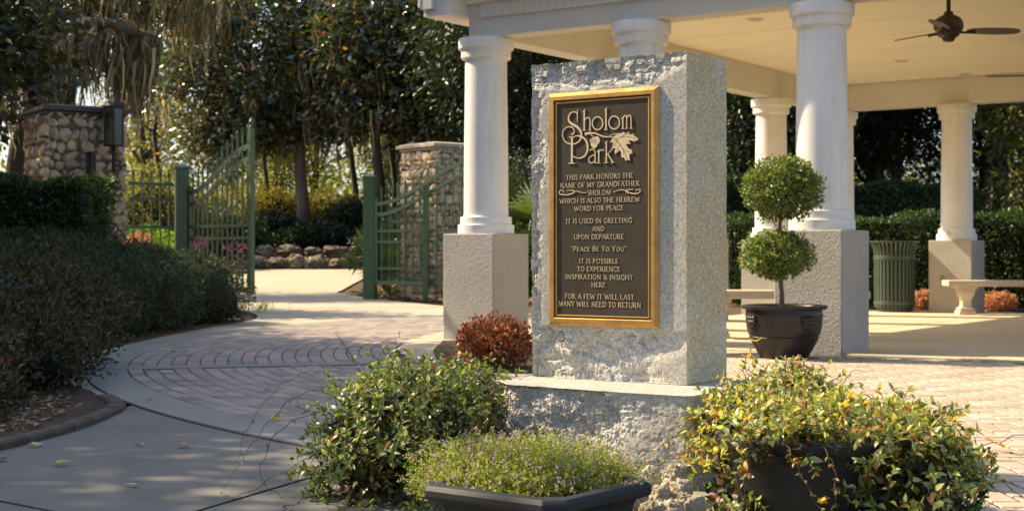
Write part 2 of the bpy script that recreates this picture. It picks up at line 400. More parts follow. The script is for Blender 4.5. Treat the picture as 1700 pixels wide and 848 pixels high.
def ellip_leaves(blobs, per_m2, L, Wd, detail=0, shell=.35, up=.3, droop=.1, lobes=.18, outw=.9, fz=None):
    """leaves in the outer shell of (cx,cy,cz,rx,ry,rz) ellipsoids with a lumpy outline"""
    out = []
    for (cx, cy, cz, rx, ry, rz) in blobs:
        area = 4 * math.pi * ((rx * ry) ** 1.6 / 3 + (rx * rz) ** 1.6 / 3 + (ry * rz) ** 1.6 / 3) ** (1 / 1.6)
        n = int(area * per_m2); d = rdir(n)
        ph = RNG.uniform(0, 6.28, 6)
        lump = 1 + lobes * (np.sin(d[:, 0] * 5 + ph[0]) * np.sin(d[:, 1] * 5 + ph[1]) + .6 * np.sin(d[:, 2] * 9 + ph[2]) * np.sin(d[:, 0] * 8 + ph[3]) + .4 * np.sin(d[:, 1] * 15 + ph[4]) * np.sin(d[:, 2] * 14 + ph[5]))
        r = (1 - shell * RNG.random(n) ** 1.7) * lump
        P = np.array([cx, cy, cz]) + d * np.array([rx, ry, rz]) * r[:, None]
        nn = unit(d / np.array([rx, ry, rz]))
        D = unit(nn * outw + rdir(n) * .9 + np.array([0, 0, up])); N = unit(nn + rdir(n) * .7 + np.array([0, 0, .3]))
        keep = P[:, 2] > (fz if fz is not None else -9)
        P, D, N = P[keep], D[keep], N[keep]; m = len(P); s = RNG.uniform(.65, 1.25, m)
        out.append(leaves(P, D, N, L * s, Wd * s, detail, .18, droop))
    return join(out)
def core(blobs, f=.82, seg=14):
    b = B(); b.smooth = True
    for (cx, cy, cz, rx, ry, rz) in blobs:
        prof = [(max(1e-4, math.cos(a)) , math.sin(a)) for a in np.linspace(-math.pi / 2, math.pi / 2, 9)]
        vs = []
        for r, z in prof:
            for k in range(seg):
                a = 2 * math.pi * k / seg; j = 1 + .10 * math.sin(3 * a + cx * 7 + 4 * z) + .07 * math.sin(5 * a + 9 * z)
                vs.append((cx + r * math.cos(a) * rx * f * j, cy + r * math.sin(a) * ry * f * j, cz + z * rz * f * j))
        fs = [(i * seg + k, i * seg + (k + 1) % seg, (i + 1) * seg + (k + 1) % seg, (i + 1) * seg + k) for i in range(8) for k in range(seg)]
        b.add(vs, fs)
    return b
def cat(pts, n=6):                                       # Catmull-Rom through points (any dimension, numpy)
    P = np.array(pts, float); P = np.vstack([2 * P[0] - P[1], P, 2 * P[-1] - P[-2]]); out = []
    for i in range(1, len(P) - 2):
        for t in np.linspace(0, 1, n, endpoint=False):
            p0, p1, p2, p3 = P[i - 1:i + 3]
            out.append(.5 * ((2 * p1) + (-p0 + p2) * t + (2 * p0 - 5 * p1 + 4 * p2 - p3) * t * t + (-p0 + 3 * p1 - 3 * p2 + p3) * t ** 3))
    out.append(P[-2]); return np.array(out)
# ================================================================== THE SETTING
def gridsheet(name, xs, ys, dz, mat, kind='structure', label=None, fn=None):
    vs = [(x, y, terrain(x, y) + dz + (fn(x, y) if fn else 0)) for y in ys for x in xs]; nx = len(xs)
    fs = [(j * nx + i, j * nx + i + 1, (j + 1) * nx + i + 1, (j + 1) * nx + i) for j in range(len(ys) - 1) for i in range(nx - 1)]
    b = B(); b.smooth = True; b.add(vs, fs); o = b.obj(name, mat); tag(o, label, None, None, kind); return o
gx = [-400, -150, -60] + [x * 1.0 for x in range(-30, 31)] + [60, 150, 400]
gy = [-40, -10] + [y * 1.0 for y in range(0, 70)] + [80, 120, 250, 600, 1200]
gridsheet('ground', gx, gy, -.03, 'mulch', label='dark bark mulch ground under the planting beds')
gridsheet('lawn', [-400, -120, -50, -30, -15, -8, 0, 8, 15, 30, 50, 120, 400], [46, 48, 51, 55, 60, 66, 80, 120, 250, 600, 1200], .0, 'grass_mat', label='sunlit grass lawn behind the trees')

def flat(name, poly, z0, z1, mat, parent=None, label=None, bev=0.):
    b = B(); b.prism(poly, z0, z1); o = b.obj(name, mat, parent, bev=bev)
    if parent is None: tag(o, label, None, None, 'structure')
    return o
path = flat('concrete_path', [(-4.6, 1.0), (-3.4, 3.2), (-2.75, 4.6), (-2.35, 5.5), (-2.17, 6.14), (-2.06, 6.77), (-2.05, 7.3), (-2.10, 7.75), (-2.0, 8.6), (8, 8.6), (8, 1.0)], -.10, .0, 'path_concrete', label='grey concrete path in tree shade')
# drive: rows of left and right edges, laid on the terrain
rows = [(8.5, -2.95, 3), (10, -3.2, 3), (12, -3.5, 3), (14, -3.6, 3), (16.5, -3.5, 2.6), (18.6, -3.3, .9), (19.7, -3.45, .35), (21, -3.8, -.25), (23.5, -4.75, -1.12), (25.5, -5.3, -1.9), (27, -5.6, -2.45),
        (28, -5.8, -2.87), (29.6, -6.2, -3.6), (30.3, -6.3, -3.55), (32, -6.6, -3.5), (34, -6.9, -3.4), (36, -7.2, -3.0), (37.6, -7.6, -2.2)]
b = B(); b.smooth = True
for k, (y, l, r) in enumerate(rows):
    b.v += [(l + (r - l) * i / 6, y, terrain(0, y) + .002) for i in range(7)]
for k in range(len(rows) - 1):
    for i in range(6): b.f.append((k * 7 + i, k * 7 + i + 1, k * 7 + 8 + i, k * 7 + 7 + i)); b.m.append(0); b.sm.append(True)
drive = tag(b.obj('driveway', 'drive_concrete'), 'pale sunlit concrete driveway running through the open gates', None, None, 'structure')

def strip_line(p, q, w, z0, z1):
    p = Vector((*p, 0)); q = Vector((*q, 0)); d = (q - p).normalized(); n = Vector((-d.y, d.x, 0)) * w / 2
    return [(v.x, v.y) for v in (p - n, q - n, q + n, p + n)]
for pq in (((-1.01, 4.65), (-.50, 6.0)), ((-1.6, 3.1), (-1.01, 4.65)), ((-1.95, 5.03), (-1.3, 4.5)), ((-1.3, 4.5), (-.1, 3.6))):
    flat('control_joint', strip_line(*pq, .010, 0, 0), -.001, .0035, 'joint_dark', path)
for pq in (((-4.3, 22.3), (-1.0, 22.9)), ((-5.2, 25.4), (-2.1, 25.9)), ((-3.35, 19.2), (.3, 19.55))):
    p, q = pq; flat('control_joint', strip_line(p, q, .014, 0, 0), -.001, .0055, 'joint_dark', drive)

# circle of paving
CC = (7.1, 13.0); RO, RI = 10.2, 8.1
def cpt(r, a): return (CC[0] - r * math.cos(a), CC[1] + r * math.sin(a))
def arc(r, a0, a1, n): return [cpt(r, a0 + (a1 - a0) * i / n) for i in range(n + 1)]
A0, A1 = -1.25, .80
ring = flat('ring_paving', arc(RO, A0, A1, 60) + arc(1.2, A1, A0, 20), -.02, .006, 'joint_dark', label='curved courses of grey-pink brick paving round a circle')
bs = arc(RO + .285, -1.75, A1, 90) + arc(RO + .004, A1, -1.75, 90)
flat('border_strip', bs, -.02, .012, 'band_concrete', ring)
# outer joint of the border strip
flat('control_joint', arc(RO + .2895, -1.75, A1, 90) + arc(RO + .286, A1, -1.75, 90), -.02, .004, 'joint_dark', ring)
bl0, bl1 = Vector((-3.0, 10.32, 0)), Vector((.9, 11.5, 0)); bd = (bl1 - bl0).normalized(); bn = Vector((-bd.y, bd.x, 0))
flat('cross_band', strip_line((bl0.x, bl0.y), (bl1.x, bl1.y), .27, 0, 0), -.02, .0158, 'band_concrete', ring)
flat('inner_pad', [(-.78, 11.2), (3.2, 12.4), (3.2, 17), (.2, 18.2), (-.6, 16), (-1.0, 14.2), (-1.0, 12.6)], -.02, .0128, 'drive_concrete', ring)
PAV = {}
def paver_mesh(w, d, mat):
    k = (round(w, 3), round(d, 3), mat)
    if k not in PAV:
        b = B(); b.chbox(-w / 2, w / 2, -d / 2, d / 2, 0, .012, .004); PAV[k] = b.mesh('paver', mat)
    return PAV[k]
def lay(root, spots, w, d, mat, z=.001, top=300):
    """spots: (x, y, rot, width factor); nearest ones singly, the rest joined"""
    vis = [s for s in spots if s[4]]; vis.sort(key=lambda s: s[1]); single = vis[:top]; ids = set(id(s) for s in single)
    me = paver_mesh(w, d, mat)
    for (x, y, a, f, _) in single:
        o = bpy.data.objects.new('paver', me); COL.objects.link(o); o.parent = root
        o.location = (x, y, z + random.uniform(-.0012, .0012)); o.rotation_euler = (random.uniform(-.006, .006), random.uniform(-.006, .006), a); o.scale = (f, 1, 1)
    rest = B()
    for s in spots:
        if id(s) in ids: continue
        x, y, a, f, _ = s; M = Matrix.Translation((x, y, z + random.uniform(-.0012, .0012))) @ Matrix.Rotation(a, 4, 'Z')
        k = len(rest.v); tmp = B(); tmp.chbox(-w / 2 * f, w / 2 * f, -d / 2, d / 2, 0, .012, .004)
        rest.add([M @ Vector(v) for v in tmp.v], tmp.f)
    tag(rest.obj('paver_courses', mat, root), kind='stuff')
spots = []
r = RO - .055; course = 0
while r > 3.0:
    step = .2 / r * 1.0; off = random.uniform(0, step); n0 = int((A1 - A0) / step)
    cs = (A1 - A0) / n0
    for k in range(n0):
        a = A0 + (k + .5) * cs + off; x, y = cpt(r, a)
        side = (Vector((x, y, 0)) - bl0).dot(bn); px = 850 + x / y * FPX
        if abs(side) < .16 or x > .25: continue
        if side > 0 and (r < RI): continue
        if y < 3.6 or y > 21: continue
        spots.append((x, y, math.atan2(math.cos(a), math.sin(a)), (cs * r - .008) / .192, px < 560 and px > 185 and y < 12))
    r -= .104; course += 1
lay(ring, spots, .192, .096, 'paver_grey')
herr = flat('herringbone_paving', arc(RO, -.834, -1.75, 30) + [(9, 7.86), (.25, 13.85)], -.02, .0075, 'joint_dark', label='tan herringbone brick paving in front of the pavilion')
spots = []; a_ = .105
def d_front(x, y): return -((x + .252) * V.x + (y - 14.1) * V.y)
for n in range(-10, 75):
    for m in range(-30, 30):
        for (ox, oy, rot) in ((1.0, .5, 0), (2.5, 0.0, math.pi / 2)):
            x = .1 + (ox + n + 4 * m) * a_; y = 3.6 + (oy + n) * a_
            if x < .31 or x > 4.6 or y > 13.6 or d_front(x, y) < .40 or math.hypot(x - CC[0], y - CC[1]) > RO - .07: continue
            px = 850 + x / y * FPX
            if px > 1800 or y < 3.4: continue
            spots.append((x, y, rot, 1, 1190 < px < 1705 and 4.7 < y))
lay(herr, spots, .197, .0925, 'paver_tan')
# soil bed and edging on the left
edge = cat([(-3.3, 3.6), (-2.78, 4.75), (-2.40, 5.5), (-2.19, 6.14), (-2.09, 6.77), (-2.08, 7.3), (-2.13, 7.8), (-2.35, 8.3)], 12)
seg = np.linalg.norm(np.diff(edge, axis=0), axis=1); cum = np.concatenate([[0], np.cumsum(seg)])
curb = tag(empty('bed_edging'), 'low brown brick edging between the mulch bed and the path', None, None, 'structure')
k = 0; s_ = 0.1
while s_ < cum[-1] - .2:
    L_ = random.uniform(.20, .27); p = np.array([np.interp(s_ + L_ / 2, cum, edge[:, i]) for i in (0, 1)]); q = np.array([np.interp(s_ + L_ / 2 + .02, cum, edge[:, i]) for i in (0, 1)])
    bb = B(); bb.chbox(-L_ / 2 + .004, L_ / 2 - .004, -.045, .045, -.03, .032 + random.uniform(-.007, .005), .012)
    bb.obj('brick', 'edging_brick', curb, (p[0], p[1], 0), math.atan2(q[1] - p[1], q[0] - p[0]))
    s_ += L_; k += 1
bed = flat('mulch_bed', [(-12, 3), (-3.4, 3.0), (-2.86, 4.6), (-2.45, 5.5), (-2.24, 6.14), (-2.13, 6.77), (-2.12, 7.3), (-2.17, 7.85), (-2.5, 8.6), (-3.1, 9.6), (-3.4, 11), (-3.55, 13), (-3.52, 15), (-3.4, 17), (-3.32, 18.6), (-3.5, 19.6), (-3.85, 21), (-12, 21)], -.05, .018, 'mulch', label='shaded mulch bed under the hedges')
flat('mulch_bed', [(-.66, 12.6), (-.66, 12.2), (-.60, 11.4), (-.48, 10.7), (-.25, 10.1), (.1, 9.9), (.8, 9.9), (.5, 13), (-.3, 13.6), (-.64, 13.5)], -.02, .030, 'mulch', label='small dark planting bed at the foot of the corner plinth')

# ================================================================== PAVILION
A_ = (-.252, 14.1, 0)
pav = tag(empty('pavilion', A_, -TH), 'cream open pavilion with round white columns on stucco plinths', 'pavilion')
pl = B(); pl.box(-.3, .3, -.3, .3, -.02, 1.03); ME_pl = None
def lathe_mesh(name, prof, n, mat, ang=40):
    b = B(); b.smooth = True; b.lathe(prof, n); me = b.mesh(name, mat); me.set_sharp_from_angle(angle=R(ang)); return me
me_shaft = lathe_mesh('shaft', [(.217, 1.19), (.216, 1.5), (.213, 1.9), (.208, 2.3), (.203, 2.72)], 48, 'column_paint')
me_cbase = lathe_mesh('column_base', [(.272, 1.03), (.275, 1.035), (.275, 1.112), (.270, 1.118), (.250, 1.120), (.250, 1.186), (.246, 1.192), (.225, 1.194), (.216, 1.205)], 48, 'column_paint', 30)
me_cap = lathe_mesh('capital', [(.203, 2.69), (.208, 2.715), (.236, 2.722), (.243, 2.73), (.243, 2.795), (.247, 2.808), (.262, 2.812), (.269, 2.822), (.269, 2.905), (.264, 2.918), (.2, 2.919)], 48, 'column_paint', 30)
b = B(); b.box(-.3, .3, -.3, .3, -.02, 1.03); me_pl = b.mesh('plinth', 'stucco')
colspots = [(0, 0), (1.73, 0), (3.46, 0), (5.85, 0), (0, 2.2), (0, 4.4), (0, 6.6)] + [(.1 + 1.73 * k, 8.75) for k in range(4)]
for (x, y) in colspots:
    c = link('column', me_shaft, pav, (x, y, 0))
    p = link('plinth', me_pl, c); m = p.modifiers.new('b', 'BEVEL'); m.width = .012; m.segments = 2
    link('column_base', me_cbase, c); link('capital', me_cap, c)
XR = 5.97
def beam(name, x0, x1, y0, y1, z0, z1, mat='beam_paint', bev=.004):
    b = B(); b.box(x0, x1, y0, y1, z0, z1); return b.obj(name, mat, pav, bev=bev)
beam('beam', -.12, XR, -.12, .12, 2.922, 3.34)
beam('beam', -.12, .12, .123, 8.63, 2.925, 3.34)
beam('beam', -.12, XR, 8.633, 8.87, 2.922, 3.34)
for k in range(8):                                       # plywood ceiling panels with open joints
    y0 = .125 + k * 1.063; beam('ceiling_panel', .123, XR, y0, y0 + 1.043, 3.30, 3.32, 'ceiling_paint', .003)
beam('ceiling_joist', .13, XR, .13, 8.6, 3.3215, 3.335, 'joint_dark', 0)
# frieze boards and crown moulding on the front
x = .045; i = 0
me_fr = {}
b = B(); b.box(0, .0815, -.158, -.1205, 3.108, 3.225); me_f = b.mesh('frieze_board', 'trim_paint')
while x < XR - .1:
    o = link('frieze_board', me_f, pav, (x, random.uniform(-.0015, .0015), 0)); x += .0865
beam('frieze_rail', .04, XR, -.155, -.121, 3.226, 3.245, 'trim_paint')
b = B()                                                  # crown: stepped profile run along the front
prof = [(-.12, 3.246), (-.19, 3.246), (-.195, 3.265), (-.235, 3.29), (-.25, 3.30), (-.25, 3.335), (-.30, 3.36), (-.31, 3.40), (-.12, 3.40)]
vs = [(xx, y, z) for xx in (-.115, XR) for (y, z) in prof]; n = len(prof)
b.add(vs, [(i, (i + 1) % n, (i + 1) % n + n, i + n) for i in range(n)] + [tuple(range(n - 1, -1, -1)), tuple(range(n, 2 * n))])
b.obj('crown_moulding', 'trim_paint', pav)
# left eave box and gutter
b = B(); b.box(-.42, -.122, -.42, 9.2, 3.13, 3.34); b.obj('eave_box', 'trim_paint', pav, bev=.004)
beam('eave_trim', -.43, -.405, -.435, 9.21, 3.118, 3.175, 'trim_paint'); beam('eave_trim', -.404, -.12, -.435, -.408, 3.118, 3.175, 'trim_paint')
b = B(); b.box(-.47, -.425, -.48, 9.25, 3.20, 3.44); b.obj('fascia', 'gutter_paint', pav, bev=.01)
b = B(); b.box(-.424, XR + .3, -.48, -.425, 3.41, 3.53); b.obj('fascia', 'gutter_paint', pav, bev=.01)
b = B(); b.box(-.424, -.30, -.475, -.425, 3.18, 3.409); b.obj('fascia', 'gutter_paint', pav, bev=.006)
beam('soffit', -.12, XR + .3, -.424, -.12, 3.402, 3.412, 'trim_paint', 0)
b = B()
e0, e1, f0, f1, zt = -.50, XR + .5, -.52, 9.3, 3.53
cy_ = (f0 + f1) / 2; rd = 4.0
b.add([(e0, f0, 3.441), (e1, f0, 3.441), (e1, f1, 3.441), (e0, f1, 3.441), (e0, f0, zt), (e1, f0, zt), (e1, f1, zt), (e0, f1, zt), (e0 + 3.2, cy_, 5.3), (e1 - 3.2, cy_, 5.3)],
      [(0, 3, 2, 1), (0, 1, 5, 4), (1, 2, 6, 5), (2, 3, 7, 6), (3, 0, 4, 7), (4, 5, 9, 8), (6, 7, 8, 9), (5, 6, 9), (7, 4, 8)])
b.v = [(x_, y_, z_ + (.09 if z_ < 3.45 else .09)) for (x_, y_, z_) in b.v]
b.obj('roof', 'shingle', pav)
b = B(); b.box(-.30, XR + .3, -.29, 9.15, -.02, .028); fsl = b.obj('floor_slab', 'floor_concrete', pav, bev=.008)
for (x0, x1, y0, y1) in ((-.28, XR + .28, 2.9, 2.908), (-.28, XR + .28, 5.9, 5.908), (2.6, 2.608, -.28, 9.1), (5.2, 5.208, -.28, 9.1)):
    b = B(); b.box(x0, x1, y0, y1, .02, .0285 + (.0006 if x1 - x0 < .1 else 0)); b.obj('floor_joint', 'joint_dark', fsl)
for (px, py) in ((1495, 101), (1253, 32), (1602, 123)):
    Y = 2.48 * FPX / (CY - py); p = Vector(((px - CX) / FPX * Y + .252, Y - 14.1, 0)); lx, ly = p.dot(U), p.dot(V)
    b = B(); b.smooth = False; b.lathe([(.085, 3.288), (.095, 3.290), (.10, 3.301)], 24); dl = b.obj('downlight', 'trim_paint', pav, (lx, ly, 0))
    b = B(); b.lathe([(.066, 3.284), (.07, 3.291)], 20); b.obj('lamp_face', 'diffuser', dl)
b = B(); b.box(-.025, .025, -.03, 0, -.04, .045); ob = b.obj('outlet_box', 'box_metal', pav, (1.83 - .10, 8.75 - .302, .49), bev=.006)
b = B(); b.box(-.018, .018, -.036, -.0305, -.028, .03); b.obj('cover_plate', 'box_metal', ob, bev=.004)

# ceiling fans
def make_fan():
    f = empty('ceiling_fan')
    b = B(); b.smooth = True; b.lathe([(.02, 3.05), (.02, 3.27)], 12); b.obj('downrod', 'fan_brown', f)
    b = B(); b.lathe([(.025, 3.21), (.05, 3.235), (.068, 3.27), (.07, 3.299)], 24); b.obj('canopy', 'fan_brown', f, smooth_ang=40)
    b = B(); b.lathe([(.0, 2.79), (.04, 2.795), (.055, 2.81), (.06, 2.83), (.085, 2.84), (.10, 2.86), (.105, 2.89), (.125, 2.90), (.135, 2.93), (.132, 2.97), (.11, 3.01), (.075, 3.03), (.045, 3.045), (.04, 3.07), (.02, 3.08)], 32)
    b.obj('motor_housing', 'fan_brown', f, smooth_ang=45)
    for a in (8, 123, 247):
        Mx = Matrix.Rotation(R(a), 4, 'Z') @ Matrix.Translation((0, 0, 2.895)) @ Matrix.Rotation(R(-13), 4, 'X')
        out = [(.17, -.035), (.22, -.06), (.35, -.078), (.5, -.082), (.6, -.072), (.66, -.045), (.685, 0), (.66, .042), (.6, .060), (.5, .070), (.35, .068), (.22, .050), (.17, .03)]
        b = B(); b.prism(out, -.004, .004, Mx); bl = b.obj('blade', 'fan_blade', f)
        b = B(); b.tube([Mx @ Vector((.10, 0, -.008)), Mx @ Vector((.15, 0, -.016)), Mx @ Vector((.19, 0, -.012)), Mx @ Vector((.25, 0, -.012))], [.014, .011, .012, .016], 8); b.obj('blade_arm', 'fan_brown', bl)
    return f
def copy_tree(o, parent=None):
    c = o.copy(); COL.objects.link(c)
    if parent: c.parent = parent
    for ch in o.children: copy_tree(ch, c)
    return c
fan = make_fan(); fan2 = copy_tree(fan)
fan.location = (4.04, 13.4, 0); fan.rotation_euler = (0, 0, R(-4))
fan2.location = (6.17, 16.7, 0); fan2.rotation_euler = (0, 0, R(172) - R(8))
tag(fan, 'brown three-blade ceiling fan, the nearer one, wholly in view under the pavilion ceiling', 'ceiling fan', 'fans under the pavilion ceiling')
tag(fan2, 'brown ceiling fan further in with only one blade tip in view', 'ceiling fan', 'fans under the pavilion ceiling')

# ================================================================== MONUMENT
P0 = Vector((.0745, 5.776, 0))
mon = tag(empty('monument', P0, -TH), 'grey rock-faced granite monument carrying a bronze plaque', 'monument')
SW, SD, SZ0, SZ1 = .698, .331, .339, 1.579
def scoops(xs, zs, n, rr, dep, seed, box):
    g = np.random.default_rng(seed); X, Z = np.meshgrid(xs, zs); H = np.zeros_like(X)
    for _ in range(n):
        cx = g.uniform(box[0], box[1]); cz = g.uniform(box[2], box[3]); r = rr * g.uniform(.5, 1.3); el = g.uniform(.5, 1.6); an = g.uniform(0, 3.14)
        dx = (X - cx) * math.cos(an) + (Z - cz) * math.sin(an); dz = (-(X - cx) * math.sin(an) + (Z - cz) * math.cos(an)) * el
        tlt = g.uniform(-.5, .5)
        h = dep * g.uniform(.5, 1.) * (1 - (dx * dx + dz * dz) / (r * r)) + tlt * dep * dx / r
        H = np.maximum(H, h)
    return H
def fbm(xs, zs, sc, seed, octv=4):
    return np.array([[noise.fractal(Vector((x * sc + seed, z * sc, seed * 1.7)), .8, 2.1, octv) for x in xs] for z in zs])
def rough_field(xs, zs, mask, seed, box, dep=1.):
    H = scoops(xs, zs, 80, .085, .023, seed, box); H2 = scoops(xs, zs, 420, .036, .009, seed + 1, box)
    H3 = scoops(xs, zs, 1500, .014, .0034, seed + 2, box)
    F = fbm(xs, zs, 9, seed); F2 = np.abs(fbm(xs, zs, 24, seed + 3, 3)); F3 = np.abs(fbm(xs, zs, 62, seed + 7, 3)); F4 = fbm(xs, zs, 150, seed + 9, 2)
    D = (H * 1.0 + H2 * .9 + H3 + F * .006 + (.35 - F2) * .010 + (.3 - F3) * .0055 + F4 * .0012 + .002)
    D = mask * np.maximum(D, 0) * dep
    for j in range(len(zs)): D[j] = np.interp(xs + 1.5 * D[j], xs, D[j])
    for i in range(len(xs)): D[:, i] = np.interp(zs - .8 * D[:, i], zs, D[:, i])
    return D
def sm(a, b, x): t = np.clip((x - a) / (b - a), 0, 1); return t * t * (3 - 2 * t)
def plaq(px, py):
    d = Vector(((px - CX) / FPX, 1, (CY - py) / FPX)); n = -V
    t = P0.dot(n) / d.dot(n); q = d * t - P0
    return q.dot(U), EYE + d.z * t
qc = [plaq(*p) for p in ((912, 155), (1096, 144), (911, 538), (1094, 547))]
QX0 = (qc[0][0] + qc[2][0]) / 2; QX1 = (qc[1][0] + qc[3][0]) / 2; QZ1 = (qc[0][1] + qc[1][1]) / 2; QZ0 = (qc[2][1] + qc[3][1]) / 2
nx, nz = 250, 440
xs = np.linspace(0, SW, nx); zs = np.linspace(SZ0, SZ1, nz); X, Z = np.meshgrid(xs, zs)
wob = .02 * np.sin(X * 23 + 2) + .015 * np.sin(X * 51)
wobz = .012 * np.sin(Z * 19) + .010 * np.sin(Z * 47 + 1)
top = sm(QZ1 + .005, QZ1 + .03, Z + wob * .3) * (1 - sm(.58, .72, X + wobz * 2 + (SZ1 - Z) * .7))
bot = (1 - sm(QZ0 - .035, QZ0 - .008, Z + wob * .3)) * (1 - sm(.46, .66, X + wobz * 3 - (Z - SZ0) * .5))
left = (1 - sm(QX0 - .022, QX0 - .003, X + wobz * .3)) * .85
mask = np.maximum(np.maximum(top, bot), left)
base_in = .0
D = rough_field(xs, zs, mask, 5, (0, SW, SZ0, SZ1), 1.3) + .0006 * np.abs(fbm(xs, zs, 30, 2, 2))
D = np.maximum(D, 0)
edge = np.clip(.25 + X / .018, 0, 1) * np.clip(.35 + (SZ1 - Z) / .02, 0, 1); D = D * edge
D[:, -1] = np.minimum(D[:, -1], .002); D[0] *= .6; D[-1] *= .7
# chipped arrises: edges wander a little
jit = lambda s, f: .0035 * noise.fractal(Vector((s * f, 3.3, 1.1)), .8, 2, 4)
Xp = X + 0; Xp[:, 0] += [abs(jit(z, 14)) * 2.0 for z in zs]; Xp[:, -1] += [-abs(jit(z + 9, 20)) * .6 for z in zs]
Zp = Z + 0; Zp[-1] -= np.array([abs(jit(x + 4, 14)) * 2.2 for x in xs]); Zp[0] += 0
b = B()
vs = np.stack([Xp, D, Zp], -1).reshape(-1, 3); b.v = [tuple(v) for v in vs]
for j in range(nz - 1):
    for i in range(nx - 1): b.f.append((j * nx + i, j * nx + i + 1, (j + 1) * nx + i + 1, (j + 1) * nx + i)); b.m.append(0)
k0 = len(b.v)
def side(idx, back, m, rev=False):
    kk = len(b.v); b.v += back
    for a in range(len(idx) - 1):
        f = (idx[a], idx[a + 1], kk + a + 1, kk + a); b.f.append(f[::-1] if rev else f); b.m.append(m)
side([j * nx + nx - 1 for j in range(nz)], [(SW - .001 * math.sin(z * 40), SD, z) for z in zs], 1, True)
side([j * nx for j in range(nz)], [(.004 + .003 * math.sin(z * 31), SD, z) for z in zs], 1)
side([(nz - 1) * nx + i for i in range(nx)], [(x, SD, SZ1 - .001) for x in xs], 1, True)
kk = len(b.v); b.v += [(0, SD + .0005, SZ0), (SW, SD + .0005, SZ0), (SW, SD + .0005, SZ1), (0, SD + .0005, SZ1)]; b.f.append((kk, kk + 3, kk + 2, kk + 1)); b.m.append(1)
b.sm = [False] * len(b.f)
for j in range(nz - 1):
    for i in range(nx - 1):
        if mask[j, i] > .35 and D[j, i] > .0015: b.m[j * (nx - 1) + i] = 2
slab = b.obj('upright_slab', ['granite', 'granite_side_bounce', 'granite_split'], mon)
# base block
bx0, bx1, bz1 = -.015, .90, SZ0 - .002
nx, nz = 330, 130
xs = np.linspace(bx0, bx1, nx); zs = np.linspace(0, bz1, nz); X, Z = np.meshgrid(xs, zs)
def yfront(x): return -.262 - .105 * sstep((x + .015) / .17) + .006 * math.sin(x * 9) + .018 * max(0, (x - .875) / .025)
YF = np.array([[yfront(x) for x in xs]] * nz)
mask = np.clip(.16 + .95 * (1 - sm(.60, .74, X + .05 * np.sin(Z * 22) + (bz1 - Z) * .25)) * (.75 + .25 * np.sin(X * 8) ** 2), 0, 1) * np.clip(.2 + (bz1 - Z) / .02, 0, 1)
D = rough_field(xs, zs, mask, 31, (bx0, bx1, 0, bz1), 1.5)
YY = YF + D + .035 * (1 - Z / bz1) * 0
b = B(); b.v = [tuple(v) for v in np.stack([X, YY, Z], -1).reshape(-1, 3)]
for j in range(nz - 1):
    for i in range(nx - 1): b.f.append((j * nx + i, j * nx + i + 1, (j + 1) * nx + i + 1, (j + 1) * nx + i)); b.m.append(0)
BD = SD + .06
side([j * nx + nx - 1 for j in range(nz)], [(bx1, BD, z) for z in zs], 0, True)
side([j * nx for j in range(nz)], [(bx0, BD, z) for z in zs], 0)
side([(nz - 1) * nx + i for i in range(nx)], [(x, BD, bz1) for x in xs], 1, True)
b.sm = [False] * len(b.f)
for j in range(nz - 1):
    for i in range(nx - 1):
        if mask[j, i] > .35 and D[j, i] > .0015: b.m[j * (nx - 1) + i] = 2
b.obj('base_block', ['granite', 'granite', 'granite_split'], mon)

# plaque
plq = empty('plaque', (0, 0, 0), 0, mon)
def ringset(name, prof, mats_per, parent):
    """nested rectangle rings: prof = [(inset, y)], a mitred moulding"""
    b = B()
    for (i, y) in prof: b.v += [(QX0 + i, y, QZ0 + i), (QX1 - i, y, QZ0 + i), (QX1 - i, y, QZ1 - i), (QX0 + i, y, QZ1 - i)]
    for k in range(len(prof) - 1):
        for a in range(4): b.f.append((k * 4 + a, k * 4 + (a + 1) % 4, k * 4 + 4 + (a + 1) % 4, k * 4 + 4 + a)); b.m.append(0); b.sm.append(False)
    return b.obj(name, mats_per, parent)
fr = ringset('frame', [(0, .012), (0, -.0015), (.012, -.0135), (.015, -.0145), (.029, -.0145), (.031, -.0125), (.0315, -.007)], 'bronze_gold', plq)
ringset('groove', [(.0316, -.0069), (.037, -.0069)], 'bronze_dark', plq)
ringset('inner_frame', [(.0365, -.006), (.0375, -.0105), (.040, -.0112), (.0435, -.0105), (.0445, -.006)], 'bronze_gold', plq)
b = B(); b.box(QX0 + .040, QX1 - .040, -.0075, .0, QZ0 + .040, QZ1 - .040); b.obj('field', 'bronze_dark', plq)
FY = -.0075; LH = .0024
def ribbon(pts, w, z0=0., h=LH, cap=True):
    """pts: plane coordinates (x, z); w: widths; -> verts/faces of a raised band"""
    pts = np.array(pts, float); n = len(pts); w = np.broadcast_to(np.asarray(w, float), (n,))
    t = np.gradient(pts, axis=0); t /= np.maximum(np.linalg.norm(t, axis=1, keepdims=True), 1e-9); nr = np.stack([-t[:, 1], t[:, 0]], 1)
    Lp = pts + nr * w[:, None] / 2; Rp = pts - nr * w[:, None] / 2; vs = []
    yf = FY - h - z0
    for i in range(n): vs += [(Lp[i, 0], FY, Lp[i, 1]), (Lp[i, 0], yf, Lp[i, 1]), (Rp[i, 0], yf, Rp[i, 1]), (Rp[i, 0], FY, Rp[i, 1])]
    fs = []
    for i in range(n - 1):
        a = i * 4; c = a + 4; fs += [(a, a + 1, c + 1, c), (a + 1, a + 2, c + 2, c + 1), (a + 2, a + 3, c + 3, c + 2)]
    fs += [(0, 3, 2, 1), (n * 4 - 4, n * 4 - 3, n * 4 - 2, n * 4 - 1)]
    return vs, fs
